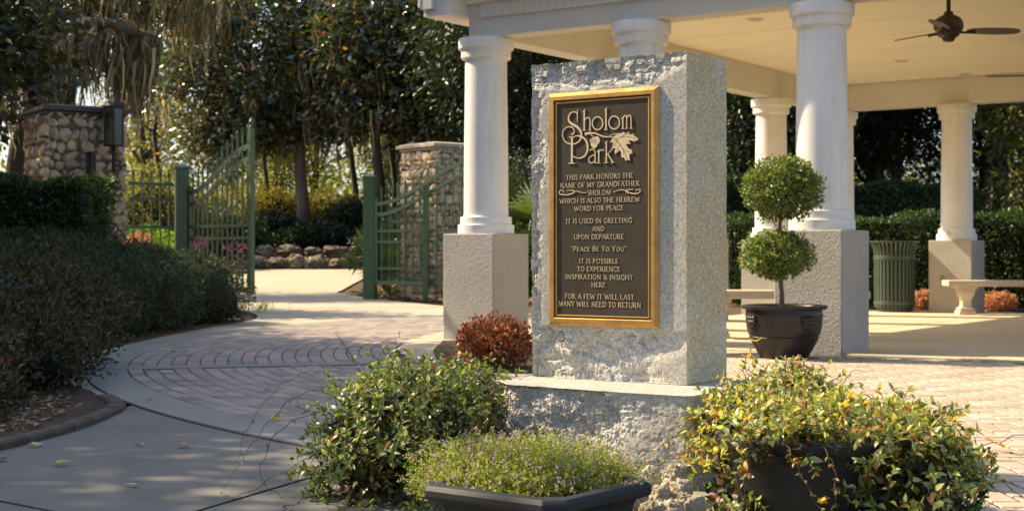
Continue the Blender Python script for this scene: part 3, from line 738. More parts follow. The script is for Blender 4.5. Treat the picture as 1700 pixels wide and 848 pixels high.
# -- a small serif alphabet as pen strokes on a unit cap height: ('l', pts, w, serif ends) / ('c', pts, w)
K, T_ = .125, .065
def el(cx, cy, rx, ry, a0=0, a1=360, n=14): return [(cx + rx * math.cos(R(a0 + (a1 - a0) * i / n)), cy + ry * math.sin(R(a0 + (a1 - a0) * i / n))) for i in range(n + 1)]
G = {
 'A': (.72, [([(.04, 0), (.36, 1)], T_, 's'), ([(.36, 1), (.68, 0)], K, 'e'), ([(.17, .36), (.55, .36)], T_, '')]),
 'B': (.60, [([(.12, 0), (.12, 1)], K, 'se'), (cat([(.12, .97), (.38, .95), (.46, .76), (.36, .56), (.12, .53)]), T_ * 1.2, ''), (cat([(.12, .53), (.42, .50), (.53, .27), (.40, .05), (.12, .03)]), T_ * 1.3, '')]),
 'C': (.70, [(cat([(.64, .80), (.46, .98), (.22, .88), (.08, .5), (.22, .12), (.46, .02), (.65, .18)]), K * .85, ''), ([(.64, .70), (.64, .98)], T_, '')]),
 'D': (.76, [([(.12, 0), (.12, 1)], K, 'se'), (cat([(.12, .97), (.42, .94), (.66, .70), (.66, .32), (.42, .06), (.12, .03)]), K * .85, '')]),
 'E': (.56, [([(.12, 0), (.12, 1)], K, 'se'), ([(.12, .97), (.48, .97)], T_, 'v'), ([(.12, .53), (.40, .53)], T_, ''), ([(.12, .03), (.52, .03)], T_, 'v')]),
 'F': (.52, [([(.12, 0), (.12, 1)], K, 'se'), ([(.12, .97), (.48, .97)], T_, 'v'), ([(.12, .52), (.40, .52)], T_, '')]),
 'G': (.76, [(cat([(.64, .82), (.46, .98), (.22, .88), (.08, .5), (.22, .12), (.46, .02), (.66, .12)]), K * .85, ''), ([(.64, .06), (.64, .42)], K, 'e'), ([(.64, .72), (.64, .98)], T_, '')]),
 'H': (.78, [([(.12, 0), (.12, 1)], K, 'se'), ([(.66, 0), (.66, 1)], K, 'se'), ([(.12, .52), (.66, .52)], T_, '')]),
 'I': (.28, [([(.14, 0), (.14, 1)], K, 'se')]),
 'K': (.72, [([(.12, 0), (.12, 1)], K, 'se'), ([(.14, .46), (.58, 1)], T_, 'e'), ([(.26, .60), (.66, 0)], K, 'e')]),
 'L': (.54, [([(.12, 0), (.12, 1)], K, 'se'), ([(.12, .03), (.50, .03)], T_, 'v')]),
 'M': (.90, [([(.12, 0), (.14, 1)], T_, 's'), ([(.14, 1), (.45, .08)], K, ''), ([(.45, .08), (.76, 1)], T_, ''), ([(.76, 1), (.80, 0)], K, 'e')]),
 'N': (.80, [([(.12, 0), (.12, 1)], T_, 's'), ([(.10, 1), (.68, 0)], K, ''), ([(.68, 0), (.68, 1)], T_, 'e')]),
 'O': (.80, [(el(.40, .5, .31, .47, 90, 450), K * .8, '')]),
 'P': (.56, [([(.12, 0), (.12, 1)], K, 'se'), (cat([(.12, .97), (.38, .95), (.50, .73), (.38, .50), (.12, .47)]), T_ * 1.25, '')]),
 'R': (.66, [([(.12, 0), (.12, 1)], K, 'se'), (cat([(.12, .97), (.38, .95), (.48, .75), (.38, .54), (.12, .51)]), T_ * 1.25, ''), ([(.30, .52), (.62, 0)], K, 'e')]),
 'S': (.50, [(cat([(.42, .84), (.30, .97), (.13, .90), (.11, .70), (.27, .52), (.42, .34), (.39, .10), (.22, .02), (.08, .16)]), K * .8, '')]),
 'T': (.62, [([(.31, 0), (.31, 1)], K, 's'), ([(.03, .97), (.59, .97)], T_, 'vv')]),
 'U': (.76, [(cat([(.12, 1), (.12, .35), (.22, .07), (.40, .02), (.58, .08), (.66, .35), (.66, 1)]), K * .75, 'se2')]),
 'V': (.70, [([(.05, 1), (.36, 0)], K, 's'), ([(.36, 0), (.66, 1)], T_, 'e')]),
 'W': (1.0, [([(.04, 1), (.30, 0)], K, 's'), ([(.30, 0), (.50, .85)], T_, ''), ([(.50, .85), (.74, 0)], K, ''), ([(.74, 0), (.97, 1)], T_, 'e')]),
 'X': (.70, [([(.06, 1), (.64, 0)], K, 'se'), ([(.08, 0), (.62, 1)], T_, 'se')]),
 'Y': (.66, [([(.05, 1), (.33, .45)], K, 's'), ([(.61, 1), (.33, .45)], T_, 's'), ([(.33, .48), (.33, 0)], K, 'e')]),
 '&': (.78, [(cat([(.72, .50), (.60, .20), (.34, .02), (.12, .14), (.14, .38), (.42, .62), (.46, .84), (.32, .98), (.20, .84), (.30, .60), (.52, .26), (.74, .02)], 5), K * .7, '')]),
 '"': (.34, [([(.08, 1.0), (.11, .76)], K * .8, ''), ([(.22, 1.0), (.25, .76)], K * .8, '')]),
}
def glyph_bands(ch):
    out = []; w, sts = G[ch]
    for k, (pts, wd, fl) in enumerate(sts):
        pts = [tuple(p) for p in pts]; out.append((pts, wd))
        def serif(p): return ([(p[0] - .115, p[1] + (.028 if p[1] < .5 else -.028)), (p[0] + .115, p[1] + (.028 if p[1] < .5 else -.028))], .055)
        if fl in ('s', 'se', 'se2'): out.append(serif(pts[0]))
        if fl in ('e', 'se', 'se2'): out.append(serif(pts[-1]))
        if fl in ('v', 'vv'): out.append(([(pts[-1][0], pts[-1][1] - .09), (pts[-1][0], pts[-1][1] + (.09 if pts[-1][1] < .5 else .0))], .055))
        if fl == 'vv': out.append(([(pts[0][0], pts[0][1] - .09), (pts[0][0], pts[0][1])], .055))
    return out
GM = {}
def set_line(text, xl, yl, xr, yr, cap_px):
    a0, z0 = plaq(xl, yl); a1, z1 = plaq(xr, yr); zc = (z0 + z1) / 2
    h = (plaq(xl, yl - cap_px / 2)[1] - plaq(xl, yl + cap_px / 2)[1])
    def adv(ch, s): return .36 if ch == ' ' else G[ch.upper()][0] * s + .07
    seq = []; tot = 0
    for ch in text:
        s = .80 if ch.islower() else 1.; seq.append((ch, s, tot)); tot += adv(ch, s)
    tot -= .07; sx = (a1 - a0) / (tot * h)
    for ch, s, off in seq:
        if ch == ' ': continue
        c = ch.upper(); key = (c, round(h * 1000, 1), round(sx, 2), s)
        if key not in GM:
            b = B()
            for q, (pts, wd) in enumerate(glyph_bands(c)):
                P = [(x * s * sx * h, (z * s - .5) * h) for x, z in pts]
                v, f = ribbon(P, wd * h * .92, q * .00010, .0013); b.add(v, f)
            GM[key] = b.mesh('letter', 'bronze_letter')
        link('letter', GM[key], plq, (a0 + off * sx * h, 0, zc))
LINES = [("THIS PARK HONORS THE", 941.5, 293.6, 1053.1, 292.6, 8.0), ("NAME OF MY GRANDFATHER", 931.7, 307.4, 1063.5, 305.5, 8.0), ("SHOLOM", 977, 320, 1016, 319.8, 7.8),
 ("WHICH IS ALSO THE HEBREW", 930.6, 333.2, 1064, 331.7, 7.8), ("WORD FOR PEACE", 955, 345.9, 1037, 345.7, 7.8), ("IT IS USED IN GREETING", 941.5, 366.6, 1051.3, 366.4, 7.8),
 ("AND", 985, 379.8, 1005, 379.8, 7.8), ("UPON DEPARTURE", 954.5, 393, 1037.6, 393, 7.8), ('"Peace Be To You"', 949.8, 412.7, 1042.2, 412.9, 8.4), ("IT IS POSSIBLE", 963, 433.1, 1028.5, 433.4, 7.8),
 ("TO EXPERIENCE", 960, 446.3, 1031.8, 446.7, 7.8), ("INSPIRATION & INSIGHT", 940.7, 459.2, 1052.6, 460.4, 7.8), ("HERE", 983.6, 472.6, 1007.2, 472.8, 7.8),
 ("FOR A FEW IT WILL LAST", 939.7, 491.2, 1054.4, 493.2, 8.0), ("MANY WILL NEED TO RETURN", 929, 503.9, 1066, 506.2, 8.2)]
for L in LINES: set_line(*L)
def zpts(pts, sc=7.707, ox=930, oy=170): return [plaq(ox + x / sc, oy + y / sc) for x, y in pts]
PXM = abs(plaq(1001, 200)[0] - plaq(1000, 200)[0]) * .93   # metres per photo pixel on the plaque
def title(name, strokes):
    b = B()
    for q, (pts, w, sm_) in enumerate(strokes):
        P = cat(pts, 8) if sm_ else np.array(pts, float); w = np.atleast_1d(np.array(w, float))
        ww = np.interp(np.linspace(0, 1, len(P)), np.linspace(0, 1, len(w)), w)
        v, f = ribbon(zpts(P), ww / 7.707 * PXM, q * .00015, LH * 1.25); b.add(v, f)
    return b.obj(name, 'bronze_letter', plq)
title('letter', [([(238, 100), (236, 190), (237, 258)], [9, 12, 6], 0), ([(238, 160), (215, 132), (180, 128), (145, 150), (125, 195), (132, 243), (168, 280), (215, 307), (255, 338), (283, 385), (288, 440), (268, 490), (228, 523), (180, 537), (130, 532), (85, 505), (57, 460), (48, 410), (60, 362), (95, 326), (140, 316), (178, 332), (197, 368), (188, 402), (160, 414)], [9, 12, 18, 28, 26, 18, 14, 13, 12, 12, 12, 12, 20], 1)])
title('letter', [([(168, 445), (166, 780)], 26, 0), ([(124, 782), (208, 782)], 12, 0), ([(132, 448), (172, 448)], 13, 0), ([(170, 470), (200, 440), (245, 433), (300, 448), (345, 490), (368, 555), (362, 630), (328, 690), (272, 716), (218, 710), (172, 684)], [8, 12, 20, 24, 20, 12, 9], 1)])
title('letter', [([(325, 102), (325, 358)], 18, 0), ([(303, 130), (342, 92)], 8, 0), ([(328, 235), (350, 208), (378, 200), (397, 225), (400, 280), (400, 358)], 13, 1), ([(303, 361), (346, 361)], 8, 0), ([(378, 359), (416, 359)], 8, 0)])
title('letter', [(el(495, 272, 67, 82, 0, 360, 28), 14, 0)])
title('letter', [([(603, 84), (603, 352)], 18, 0), ([(583, 108), (620, 72)], 8, 0), ([(577, 353), (624, 353)], 8, 0)])
title('letter', [(el(708, 263, 68, 82, 0, 360, 28), 14, 0)])
title('letter', [([(818, 190), (818, 336)], 15, 0), ([(796, 217), (832, 180)], 7, 0), ([(822, 205), (845, 175), (866, 190), (868, 336)], 12, 1), ([(870, 205), (895, 172), (920, 188), (925, 336)], 12, 1), ([(797, 339), (840, 339)], 7, 0), ([(852, 338), (884, 338)], 7, 0), ([(906, 337), (946, 337)], 7, 0)])
title('letter', [([(392, 622), (412, 604), (440, 606), (460, 630), (464, 690), (464, 776)], 12, 1), ([(462, 678), (428, 685), (394, 705), (382, 742), (402, 774), (435, 772), (462, 745)], 11, 1), ([(455, 777), (484, 777)], 7, 0)])
title('letter', [([(510, 612), (510, 776)], 15, 0), ([(488, 640), (520, 604)], 7, 0), ([(514, 645), (538, 613), (576, 616)], [8, 9, 14], 1), ([(488, 778), (534, 778)], 7, 0)])
title('letter', [([(607, 503), (607, 772)], 16, 0), ([(588, 530), (622, 494)], 7, 0), ([(612, 672), (684, 606)], 8, 0), ([(624, 660), (692, 770)], 15, 0), ([(583, 773), (632, 773)], 7, 0), ([(664, 771), (712, 771)], 7, 0), ([(660, 605), (694, 605)], 6, 0)])
title('oak_twig', [([(332, 410), (375, 398), (440, 396), (500, 412), (550, 436), (610, 445), (685, 443)], [34, 24, 14, 13, 15, 10], 1), ([(405, 412), (428, 432), (455, 460)], 10, 1), ([(640, 440), (690, 415), (760, 398)], 7, 1)])
def badge(name, poly, z0, h, mat='bronze_letter'):
    P = zpts(poly); b = B(); M = Matrix(((1, 0, 0, 0), (0, 0, 1, 0), (0, 1, 0, 0), (0, 0, 0, 1)))
    b.prism([(x, z) for x, z in P], FY - z0 - h, FY - z0 if z0 else FY, M)
    o = b.obj(name, mat, plq); bpy_me = o.data
    bm = bmesh.new(); bm.from_mesh(bpy_me); bmesh.ops.recalc_face_normals(bm, faces=bm.faces); bm.to_mesh(bpy_me); bm.free(); return o
badge('acorn', [(402, 510), (410, 550), (425, 575), (443, 592), (465, 590), (482, 570), (494, 545), (500, 515), (450, 500)], 0, .003)
badge('acorn_cap', [(400, 500), (404, 480), (420, 465), (450, 458), (478, 440), (500, 436), (520, 460), (526, 490), (515, 525), (495, 542), (492, 515), (450, 512)], 0, .0042)
for k in range(12):
    x = 418 + (k % 6) * 13 + (6 if k >= 6 else 0); y = 485 + (k // 6) * 14 - (k % 6) * 1.5
    badge('cap_mark', [(x - 4, y + 4), (x, y - 5), (x + 5, y - 4), (x + 1, y + 5)], .0042, .0002, 'bronze_dark')
badge('oak_leaf', [(655, 512), (675, 485), (678, 462), (700, 440), (735, 420), (745, 402), (790, 400), (835, 380), (843, 405), (900, 382), (905, 420), (950, 408), (968, 437), (1002, 456), (1016, 490), (985, 488), (972, 508), (938, 495), (905, 488), (886, 500), (908, 515), (916, 537), (880, 530), (860, 545), (892, 595), (930, 612), (942, 655), (906, 660), (902, 700), (908, 750), (872, 735), (852, 752), (836, 710), (797, 705), (800, 655), (782, 612), (758, 630), (718, 668), (714, 625), (726, 590), (680, 592), (692, 548), (702, 522)], 0, .003)
def vein(pts, w=7):
    b = B(); v, f = ribbon(zpts(cat(pts, 4)), w / 7.707 * PXM, .0001, .003); b.add(v, f); b.obj('leaf_vein', 'bronze_dark', plq)
vein([(690, 458), (735, 485), (790, 550), (840, 640), (870, 720)]); vein([(735, 482), (790, 450), (850, 420), (890, 400)]); vein([(800, 450), (860, 445), (930, 450), (985, 470)], 5)
vein([(738, 490), (728, 540), (700, 575)], 5); vein([(780, 535), (765, 580), (735, 630)], 5); vein([(815, 590), (860, 620), (915, 640)], 5); vein([(830, 625), (820, 680)], 5)
title('flourish', [([(-1, -1), (-1, -1)], .1, 0)]) if False else None
def zp2(pts): return zpts(pts, 3.853, 900, 130)
for pts_list in ([([(292, 733), (255, 731), (222, 722), (190, 742), (150, 746), (122, 740), (117, 726), (130, 717), (146, 724), (142, 735)], 1), ([(180, 740), (208, 735), (214, 724), (196, 716), (166, 720)], 1)],
                 [([(462, 729), (500, 716), (530, 715), (560, 730), (590, 738), (622, 735), (636, 722), (628, 712), (612, 714), (608, 724)], 1), ([(560, 735), (545, 726), (556, 714), (590, 712)], 1)]):
    b = B()
    for q, (p, _) in enumerate(pts_list):
        P = cat(p, 6); ww = 6 - 3.0 * np.abs(np.linspace(-1, 1, len(P))); v, f = ribbon(zp2(P), ww / 3.853 * PXM, q * .00015); b.add(v, f)
    b.obj('flourish', 'bronze_letter', plq)
# ================================================================== STREET FURNITURE
ORD = ['first', 'second', 'third', 'fourth', 'fifth', 'sixth', 'seventh', 'eighth', 'ninth', 'tenth', 'eleventh', 'twelfth']
# litter bin
can = tag(empty('trash_can', (5.40, 20.45, .028)), 'green slatted metal trash can with flared rim beyond the near pavilion plinth', 'trash can')
b = B(); b.smooth = True; b.lathe([(.24, 0), (.24, .05), (.262, .055)], 32); b.obj('base', 'can_paint', can, smooth_ang=40)
b = B(); b.lathe([(.25, .05), (.25, .90), (.235, .90), (.235, .30), (.0, .30)], 28); b.obj('liner', 'black_metal', can, smooth_ang=40)
b = B()
b.tube([(0, -.274, .06), (0, -.278, .4), (0, -.280, .80), (0, -.288, .87), (0, -.312, .94), (0, -.338, .985)], .0001, 4, False)
b.v = []; b.f = []; b.m = []; b.sm = []
pr = [(-.272, .06), (-.276, .4), (-.279, .80), (-.288, .87), (-.312, .94), (-.342, .985)]
for (y, z) in pr: b.v += [(-.018, y - .006, z), (.018, y - .006, z), (.018, y + .004, z), (-.018, y + .004, z)]
for k in range(5):
    for a in range(4): b.f.append((k * 4 + a, k * 4 + (a + 1) % 4, k * 4 + 4 + (a + 1) % 4, k * 4 + 4 + a)); b.m.append(0); b.sm.append(False)
ms = b.mesh('slat', 'can_paint')
for k in range(32): link('slat', ms, can, (0, 0, 0), (0, 0, 2 * math.pi * k / 32))
for (r, z0, z1, nm) in ((.286, .10, .15, 'band'), (.289, .73, .79, 'band'), (.352, .975, .992, 'rim')):
    b = B(); b.lathe([(r - .006, z0), (r, z0 + .004), (r, z1 - .004), (r - .006, z1), (r - .02, z1 - .002), (r - .02, z0 + .002)], 40); b.obj(nm, 'can_paint', can, smooth_ang=40)
# benches
def make_bench(L):
    t = empty('stone_bench')
    b = B(); b.box(-L / 2, L / 2, -.20, .20, .378, .46); b.obj('seat', 'bench_stone', t, bev=.018, seg=3)
    for s in (-1, 1):
        b = B()
        for (z0, z1, w, d) in ((0, .05, .11, .15), (.05, .09, .095, .135), (.29, .34, .10, .14), (.34, .377, .125, .165)): b.box(-w, w, -d, d, z0 + .0005, z1)
        pf = [(.075, .09), (.060, .12), (.058, .17), (.070, .22), (.090, .26), (.095, .29)]
        vs = []
        for (w, z) in pf: vs += [(-w, -w * 1.4, z), (w, -w * 1.4, z), (w, w * 1.4, z), (-w, w * 1.4, z)]
        b.add(vs, [(k * 4 + a, k * 4 + (a + 1) % 4, k * 4 + 4 + (a + 1) % 4, k * 4 + 4 + a) for k in range(5) for a in range(4)])
        b.obj('leg', 'bench_stone', t, (s * (L / 2 - .27), 0, 0), bev=.008)
    return t
bn1 = make_bench(1.70); bn1.location = (2.56, 13.95, .028); bn1.rotation_euler = (0, 0, R(-3)); tag(bn1, 'pale stone bench partly hidden behind the nearest stucco plinth and potted topiary', 'bench', 'stone benches in the pavilion')
bn2 = copy_tree(bn1); bn2.location = (6.68, 19.45, .028); bn2.rotation_euler = (0, 0, R(-4)); tag(bn2, 'pale stone bench on a baluster leg, running off past the far stucco plinth', 'bench', 'stone benches in the pavilion')

def sprigs(blobs, n, L, nodes, leafL, droop, up=.35, zmin=.01, reach=1.0, hang=0., minw=.36):
    """short leafy shoots rooted in ellipsoids; returns leaf arrays and stem lines"""
    P, D, N, LL, stems = [], [], [], [], []
    ws = np.array([b_[3] * b_[5] + b_[3] * b_[4] + b_[4] * b_[5] for b_ in blobs]); ws /= ws.sum()
    for _ in range(n):
        cx, cy, cz, rx, ry, rz = blobs[RNG.choice(len(blobs), p=ws)]
        d = rdir(1)[0]
        if d[2] < -.5: d[2] *= -1
        r = RNG.uniform(.55, .98) ** .6
        p = np.array([cx, cy, cz]) + d * np.array([rx, ry, rz]) * r
        nn = d / np.array([rx, ry, rz]); nn /= np.linalg.norm(nn)
        g = nn * 1.0 + rdir(1)[0] * .75 + np.array([0, 0, up]); g /= np.linalg.norm(g)
        ln = L * RNG.uniform(.5, 1.3) * reach; k = max(3, int(nodes * RNG.uniform(.7, 1.2))); st = ln / k; line = [Vector(p)]
        tw = RNG.uniform(0, 3.14)
        for i in range(k):
            g = g + np.array([0, 0, -droop * (i + 1) / k]) + rdir(1)[0] * .12; g /= np.linalg.norm(g); p = p + g * st
            if p[2] < zmin: p[2] = zmin; g[2] = abs(g[2]) * .2
            line.append(Vector(p)); s_ = leafL * (1 - .35 * i / k) * RNG.uniform(.5, 1.35); tw += 1.57
            a = np.cross(g, [.1, .2, 1.]); a /= max(1e-6, np.linalg.norm(a)); c = np.cross(a, g)
            for sg in (1, -1):
                side_ = (a * math.cos(tw) + c * math.sin(tw)) * sg
                dd = side_ * .85 + g * .65; P.append(p); D.append(dd); N.append(g * .7 - side_ * .35 + np.array([0, 0, .55]) + RNG.normal(size=3) * .22); LL.append(s_)
        for q in range(3):                                 # rosette at the tip
            an = q * 2.1 + tw; side_ = a * math.cos(an) + c * math.sin(an)
            P.append(p); D.append(g * .9 + side_ * .6); N.append(np.array([0, 0, .6]) - side_ * .5 + g * .4); LL.append(leafL * .62 * RNG.uniform(.7, 1.1))
        stems.append(line)
    return np.array(P), np.array(D), unit(np.array(N)), np.array(LL), stems
# topiary in its pot
POT = (2.145, 11.42, 0)
pot = tag(empty('topiary_pot', POT), 'dark brown round garden pot with rolled rim holding the topiary', 'plant pot')
prof = [(.165, 0), (.182, .010), (.200, .045), (.238, .11), (.268, .17), (.274, .18), (.268, .187), (.282, .21), (.292, .25), (.298, .30), (.300, .345), (.303, .35), (.303, .362), (.298, .37), (.300, .395), (.33, .402), (.338, .412), (.336, .425), (.322, .432), (.30, .430), (.285, .415), (.28, .38)]
b = B(); b.smooth = True; b.lathe(prof, 48); b.obj('bowl', 'pot_brown', pot, smooth_ang=50)
b = B(); b.lathe([(.29, .385), (.0001, .392)], 32); so_ = b.obj('soil', 'soil', pot)
for a in (205, 25, 115, 295):                            # moulded drops on the sides
    b = B(); b.smooth = True
    M = Matrix.Rotation(R(a), 4, 'Z')
    for (r, z, rr) in ((.303, .33, .030), (.300, .30, .034), (.296, .27, .028), (.290, .24, .020)):
        for k in range(3):
            p = M @ Vector((r, (k - 1) * .032 * (z / .33) ** 3, z)); b.lathe([(.0001, -rr * .8), (rr * .7, -rr * .4), (rr * .75, 0), (rr * .6, rr * .5), (.0001, rr * .8)], 8, p)
    b.obj('moulded_drop', 'pot_brown', pot)
tp = tag(empty('topiary_shrub', (POT[0] - .02, POT[1], .39)), 'clipped topiary shrub with two leafy balls on one bare stem', 'topiary')
b = B(); b.smooth = True; b.tube([(.0, 0, 0), (.005, 0, .12), (-.012, .01, .3), (-.02, .0, .42), (-.01, 0, .7), (.005, .005, .95)], [.023, .018, .016, .014, .013, .010], 8)
for k in range(40):
    a = RNG.uniform(0, 6.28); z = RNG.uniform(.0, .5) if k % 2 else RNG.uniform(-.1, .12); c0 = .42 if k % 2 == 0 else .95
    e = Vector((math.cos(a) * .2, math.sin(a) * .2, c0 + (z if k % 2 == 0 else z * .4) - (0 if k % 2 == 0 else .05))); s0 = Vector((0, 0, c0 - .05)); b.tube([s0, (s0 + e) / 2 + Vector((0, 0, .02)), e], [.006, .004, .002], 4)
b.obj('trunk', 'bark_grey', tp)
for (c, r, nm) in (((-.035, 0, .43), (.262, .25, .178), 'lower_ball'), ((.005, 0, .955), (.305, .29, .235), 'upper_ball')):
    v, f = ellip_leaves([(*c, *r)], 9500, .029, .017, 1, .42, .2, .1, .14)
    o = link(nm, npmesh(nm, v, f, 'leaf_topiary'), tp)
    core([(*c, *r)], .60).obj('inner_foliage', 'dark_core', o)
    P, D, N, LL, stems = sprigs([(*c, *r)], 90, .085, 6, .026, .02, .25, -9)
    v, f = leaves(P, D, N, LL, LL * .5, 1, .16, .1); link('stray_shoots', npmesh('stray_shoots', v, f, 'leaf_topiary'), tp)

# ------------------------------------------------------------------ planters
def octa_planter():
    t = empty('heather_planter', (.070, 3.91, 0), -R(38))
    b = B(); h = .228; cc = .045
    def sq(s, z, c): return [(-s + c, -s, z), (s - c, -s, z), (s, -s + c, z), (s, s - c, z), (s - c, s, z), (-s + c, s, z), (-s, s - c, z), (-s, -s + c, z)]
    lv = [sq(h * .78, 0, cc), sq(h * .90, .15, cc), sq(h * .93, .165, cc), sq(h + .004, .17, cc), sq(h + .012, .18, cc), sq(h + .012, .198, cc), sq(h + .004, .21, cc), sq(h - .024, .212, cc), sq(h - .034, .205, cc), sq(h - .04, .15, cc), sq(.01, .15, .002)]
    for l in lv: b.v += l
    for k in range(len(lv) - 1):
        for a in range(8): b.f.append((k * 8 + a, k * 8 + (a + 1) % 8, k * 8 + 8 + (a + 1) % 8, k * 8 + 8 + a)); b.m.append(0); b.sm.append(False)
    b.obj('trough', 'planter_black', t, bev=.004); return t
hp = tag(octa_planter(), 'black square trough with thick rim in front of the monument', 'planter')
b = B(); b.box(-.18, .18, -.18, .18, .151, .175); b.obj('soil', 'soil', hp)
def bowl_planter(x, y, r, h, label):
    t = tag(empty('round_planter', (x, y, 0)), label, 'planter')
    b = B(); b.smooth = True
    b.lathe([(r * .6, 0), (r * .68, .01), (r * .84, h * .45), (r * .92, h * .78), (r * .94, h * .82), (r * .99, h * .85), (r * 1.03, h * .89), (r * 1.03, h * .97), (r * .99, h), (r * .93, h * .99), (r * .90, h * .93), (r * .86, h * .7)], 56)
    b.obj('bowl', 'planter_black', t, smooth_ang=50)
    b = B(); b.lathe([(r * .88, h * .84), (.001, h * .88)], 32); b.obj('soil', 'soil', t); return t
bowl_planter(.93, 4.42, .30, .285, 'large round black planter under the golden jasmine right of the monument')
bowl_planter(-.40, 5.2, .27, .22, 'round black planter hidden under the green jasmine left of the monument')

# ------------------------------------------------------------------ jasmine and other near plants
def tubes_np(lines, name, mat, parent, r=.0012):
    b = B()
    for L in lines: b.tube(L, [r * 1.2] * (len(L) - 1) + [r * .5], 4, False)
    return tag(b.obj(name, mat, parent), kind='stuff')
def jasmine(root, blobs, n, mat, L=.10, leafL=.031, droop=.35, nodes=5, up=.35, corec=.72, detail=2):
    P, D, N, LL, stems = sprigs(blobs, n, L, nodes, leafL, droop, up)
    v, f = leaves(P, D, N, LL, LL * .50, detail, .16, .16)
    o = link('foliage', npmesh('foliage', v, f, mat), root)
    tubes_np(stems, 'stems', 'twig', root)
    if corec:
        v, f = ellip_leaves([(a, b_, c, d * .86, e * .86, g * .86) for a, b_, c, d, e, g in blobs], 2300, leafL, leafL * .55, 1, .5, .1, .1)
        link('inner_foliage', npmesh('inner_foliage', v, f, 'leaf_azalea'), o)
    return o
def vine(root, pts, leafL=.028, every=.045, mat='leaf_jasmine', r=.0016, pair=True, seed=0):
    L = cat(pts, 10); seg = np.linalg.norm(np.diff(L, axis=0), axis=1); cum = np.concatenate([[0], np.cumsum(seg)])
    L = L + .004 * np.sin(np.arange(len(L))[:, None] * [.9, 1.3, 1.1])
    b = B(); b.tube(L, np.linspace(r, r * .45, len(L)), 5, False); o = b.obj('runner', 'twig', root)
    P, D, N, LL = [], [], [], []; s_ = every
    while s_ < cum[-1]:
        p = np.array([np.interp(s_, cum, L[:, i]) for i in range(3)]); q = np.array([np.interp(min(cum[-1], s_ + .01), cum, L[:, i]) for i in range(3)]); g = q - p; g /= max(1e-6, np.linalg.norm(g)) 
        a = np.cross(g, [0, 0, 1]); a /= max(1e-6, np.linalg.norm(a))
        for sg in ((1, -1) if pair else (RNG.choice([1, -1]),)):
            P.append(p); D.append(a * sg * .9 + g * .6 + RNG.normal(size=3) * .2); N.append(np.array([0, 0, 1]) + RNG.normal(size=3) * .5); LL.append(leafL * RNG.uniform(.6, 1.2) * (1 - .4 * s_ / cum[-1]))
        s_ += every * RNG.uniform(.7, 1.4)
    LL = np.array(LL); v, f = leaves(np.array(P), np.array(D), unit(np.array(N)), LL, LL * .5, 2, .16, .16)
    link('runner_leaves', npmesh('runner_leaves', v, f, mat), o); return o
jl = tag(empty('jasmine_shrub', (0, 0, 0)), 'spreading green jasmine mound spilling over the paving left of the monument', 'shrub')
jasmine(jl, [(-.40, 5.12, .17, .28, .32, .18), (-.40, 4.92, .07, .28, .26, .13), (-.18, 5.70, .22, .19, .22, .12), (-.36, 5.4, .25, .24, .24, .11)], 720, 'leaf_jasmine', .115, .036, .32, 5, .4)
for pts in ([(-.60, 5.1, .36), (-.75, 5.05, .33), (-.86, 5.0, .22), (-.93, 4.95, .11), (-.98, 4.92, .03)], [(-.62, 5.05, .30), (-.80, 5.0, .22), (-.86, 4.95, .08), (-.80, 4.92, .012), (-.72, 4.85, .012)],
            [(-.60, 5.2, .36), (-.72, 5.25, .40), (-.85, 5.25, .34), (-.95, 5.2, .20), (-.97, 5.1, .09)], [(-.60, 4.95, .18), (-.76, 4.85, .10), (-.92, 4.86, .012), (-1.0, 4.95, .012)],
            [(-.55, 4.85, .12), (-.65, 4.72, .04), (-.73, 4.65, .012), (-.70, 4.58, .012)], [(-.40, 5.3, .42), (-.42, 5.25, .50), (-.40, 5.2, .55)], [(-.2, 5.6, .36), (-.22, 5.5, .45), (-.26, 5.45, .50)]):
    vine(jl, pts, .024, .05, 'leaf_jasmine')
jr = tag(empty('jasmine_shrub', (0, 0, 0)), 'golden variegated jasmine trailing over the round black planter right of the monument', 'shrub')
jasmine(jr, [(1.00, 4.48, .265, .36, .32, .045), (.86, 4.85, .24, .26, .20, .07), (1.00, 5.12, .30, .16, .12, .08), (1.20, 4.48, .18, .20, .30, .10), (1.25, 4.40, .09, .16, .24, .10), (1.14, 4.18, .23, .16, .10, .06), (1.14, 4.12, .13, .13, .07, .10), (.82, 4.18, .265, .20, .08, .03)], 900, 'leaf_jasmine_gold', .095, .037, .28, 5, .45)
for x0 in (1.12, 1.18, 1.24, 1.29, 1.33, 1.36, 1.06, 1.31, 1.27):                    # shoots hanging down from the rim
    y0 = 4.22 + RNG.uniform(-.03, .12); vine(jr, [(x0, y0 + .08, .26), (x0 + .02, y0, .20), (x0 + RNG.uniform(-.02, .04), y0 - .02, .12), (x0 + RNG.uniform(-.03, .05), y0 - .01, .03)], .026, .026, 'leaf_jasmine_gold')
for pts in ([(.78, 4.12, .28), (.80, 4.04, .22), (.84, 4.00, .14), (.88, 3.99, .08)], [(.88, 4.1, .28), (.90, 4.03, .2), (.89, 4.0, .1), (.92, 4.0, .03)], [(.68, 4.2, .28), (.66, 4.10, .2), (.64, 4.05, .1), (.60, 4.05, .03)],
            [(1.38, 4.5, .20), (1.52, 4.48, .25), (1.62, 4.45, .29), (1.66, 4.44, .335)], [(1.42, 4.45, .22), (1.55, 4.42, .215), (1.70, 4.40, .21)], [(1.40, 4.4, .18), (1.50, 4.35, .12), (1.58, 4.30, .05), (1.66, 4.25, .012)],
            [(.82, 4.95, .36), (.79, 4.93, .42), (.80, 4.93, .48), (.83, 4.92, .52)], [(1.0, 4.8, .34), (1.0, 4.8, .42), (.99, 4.78, .47)], [(1.1, 4.8, .35), (1.12, 4.8, .43), (1.2, 4.78, .44)]):
    vine(jr, pts, .024, .035, 'leaf_jasmine_gold')
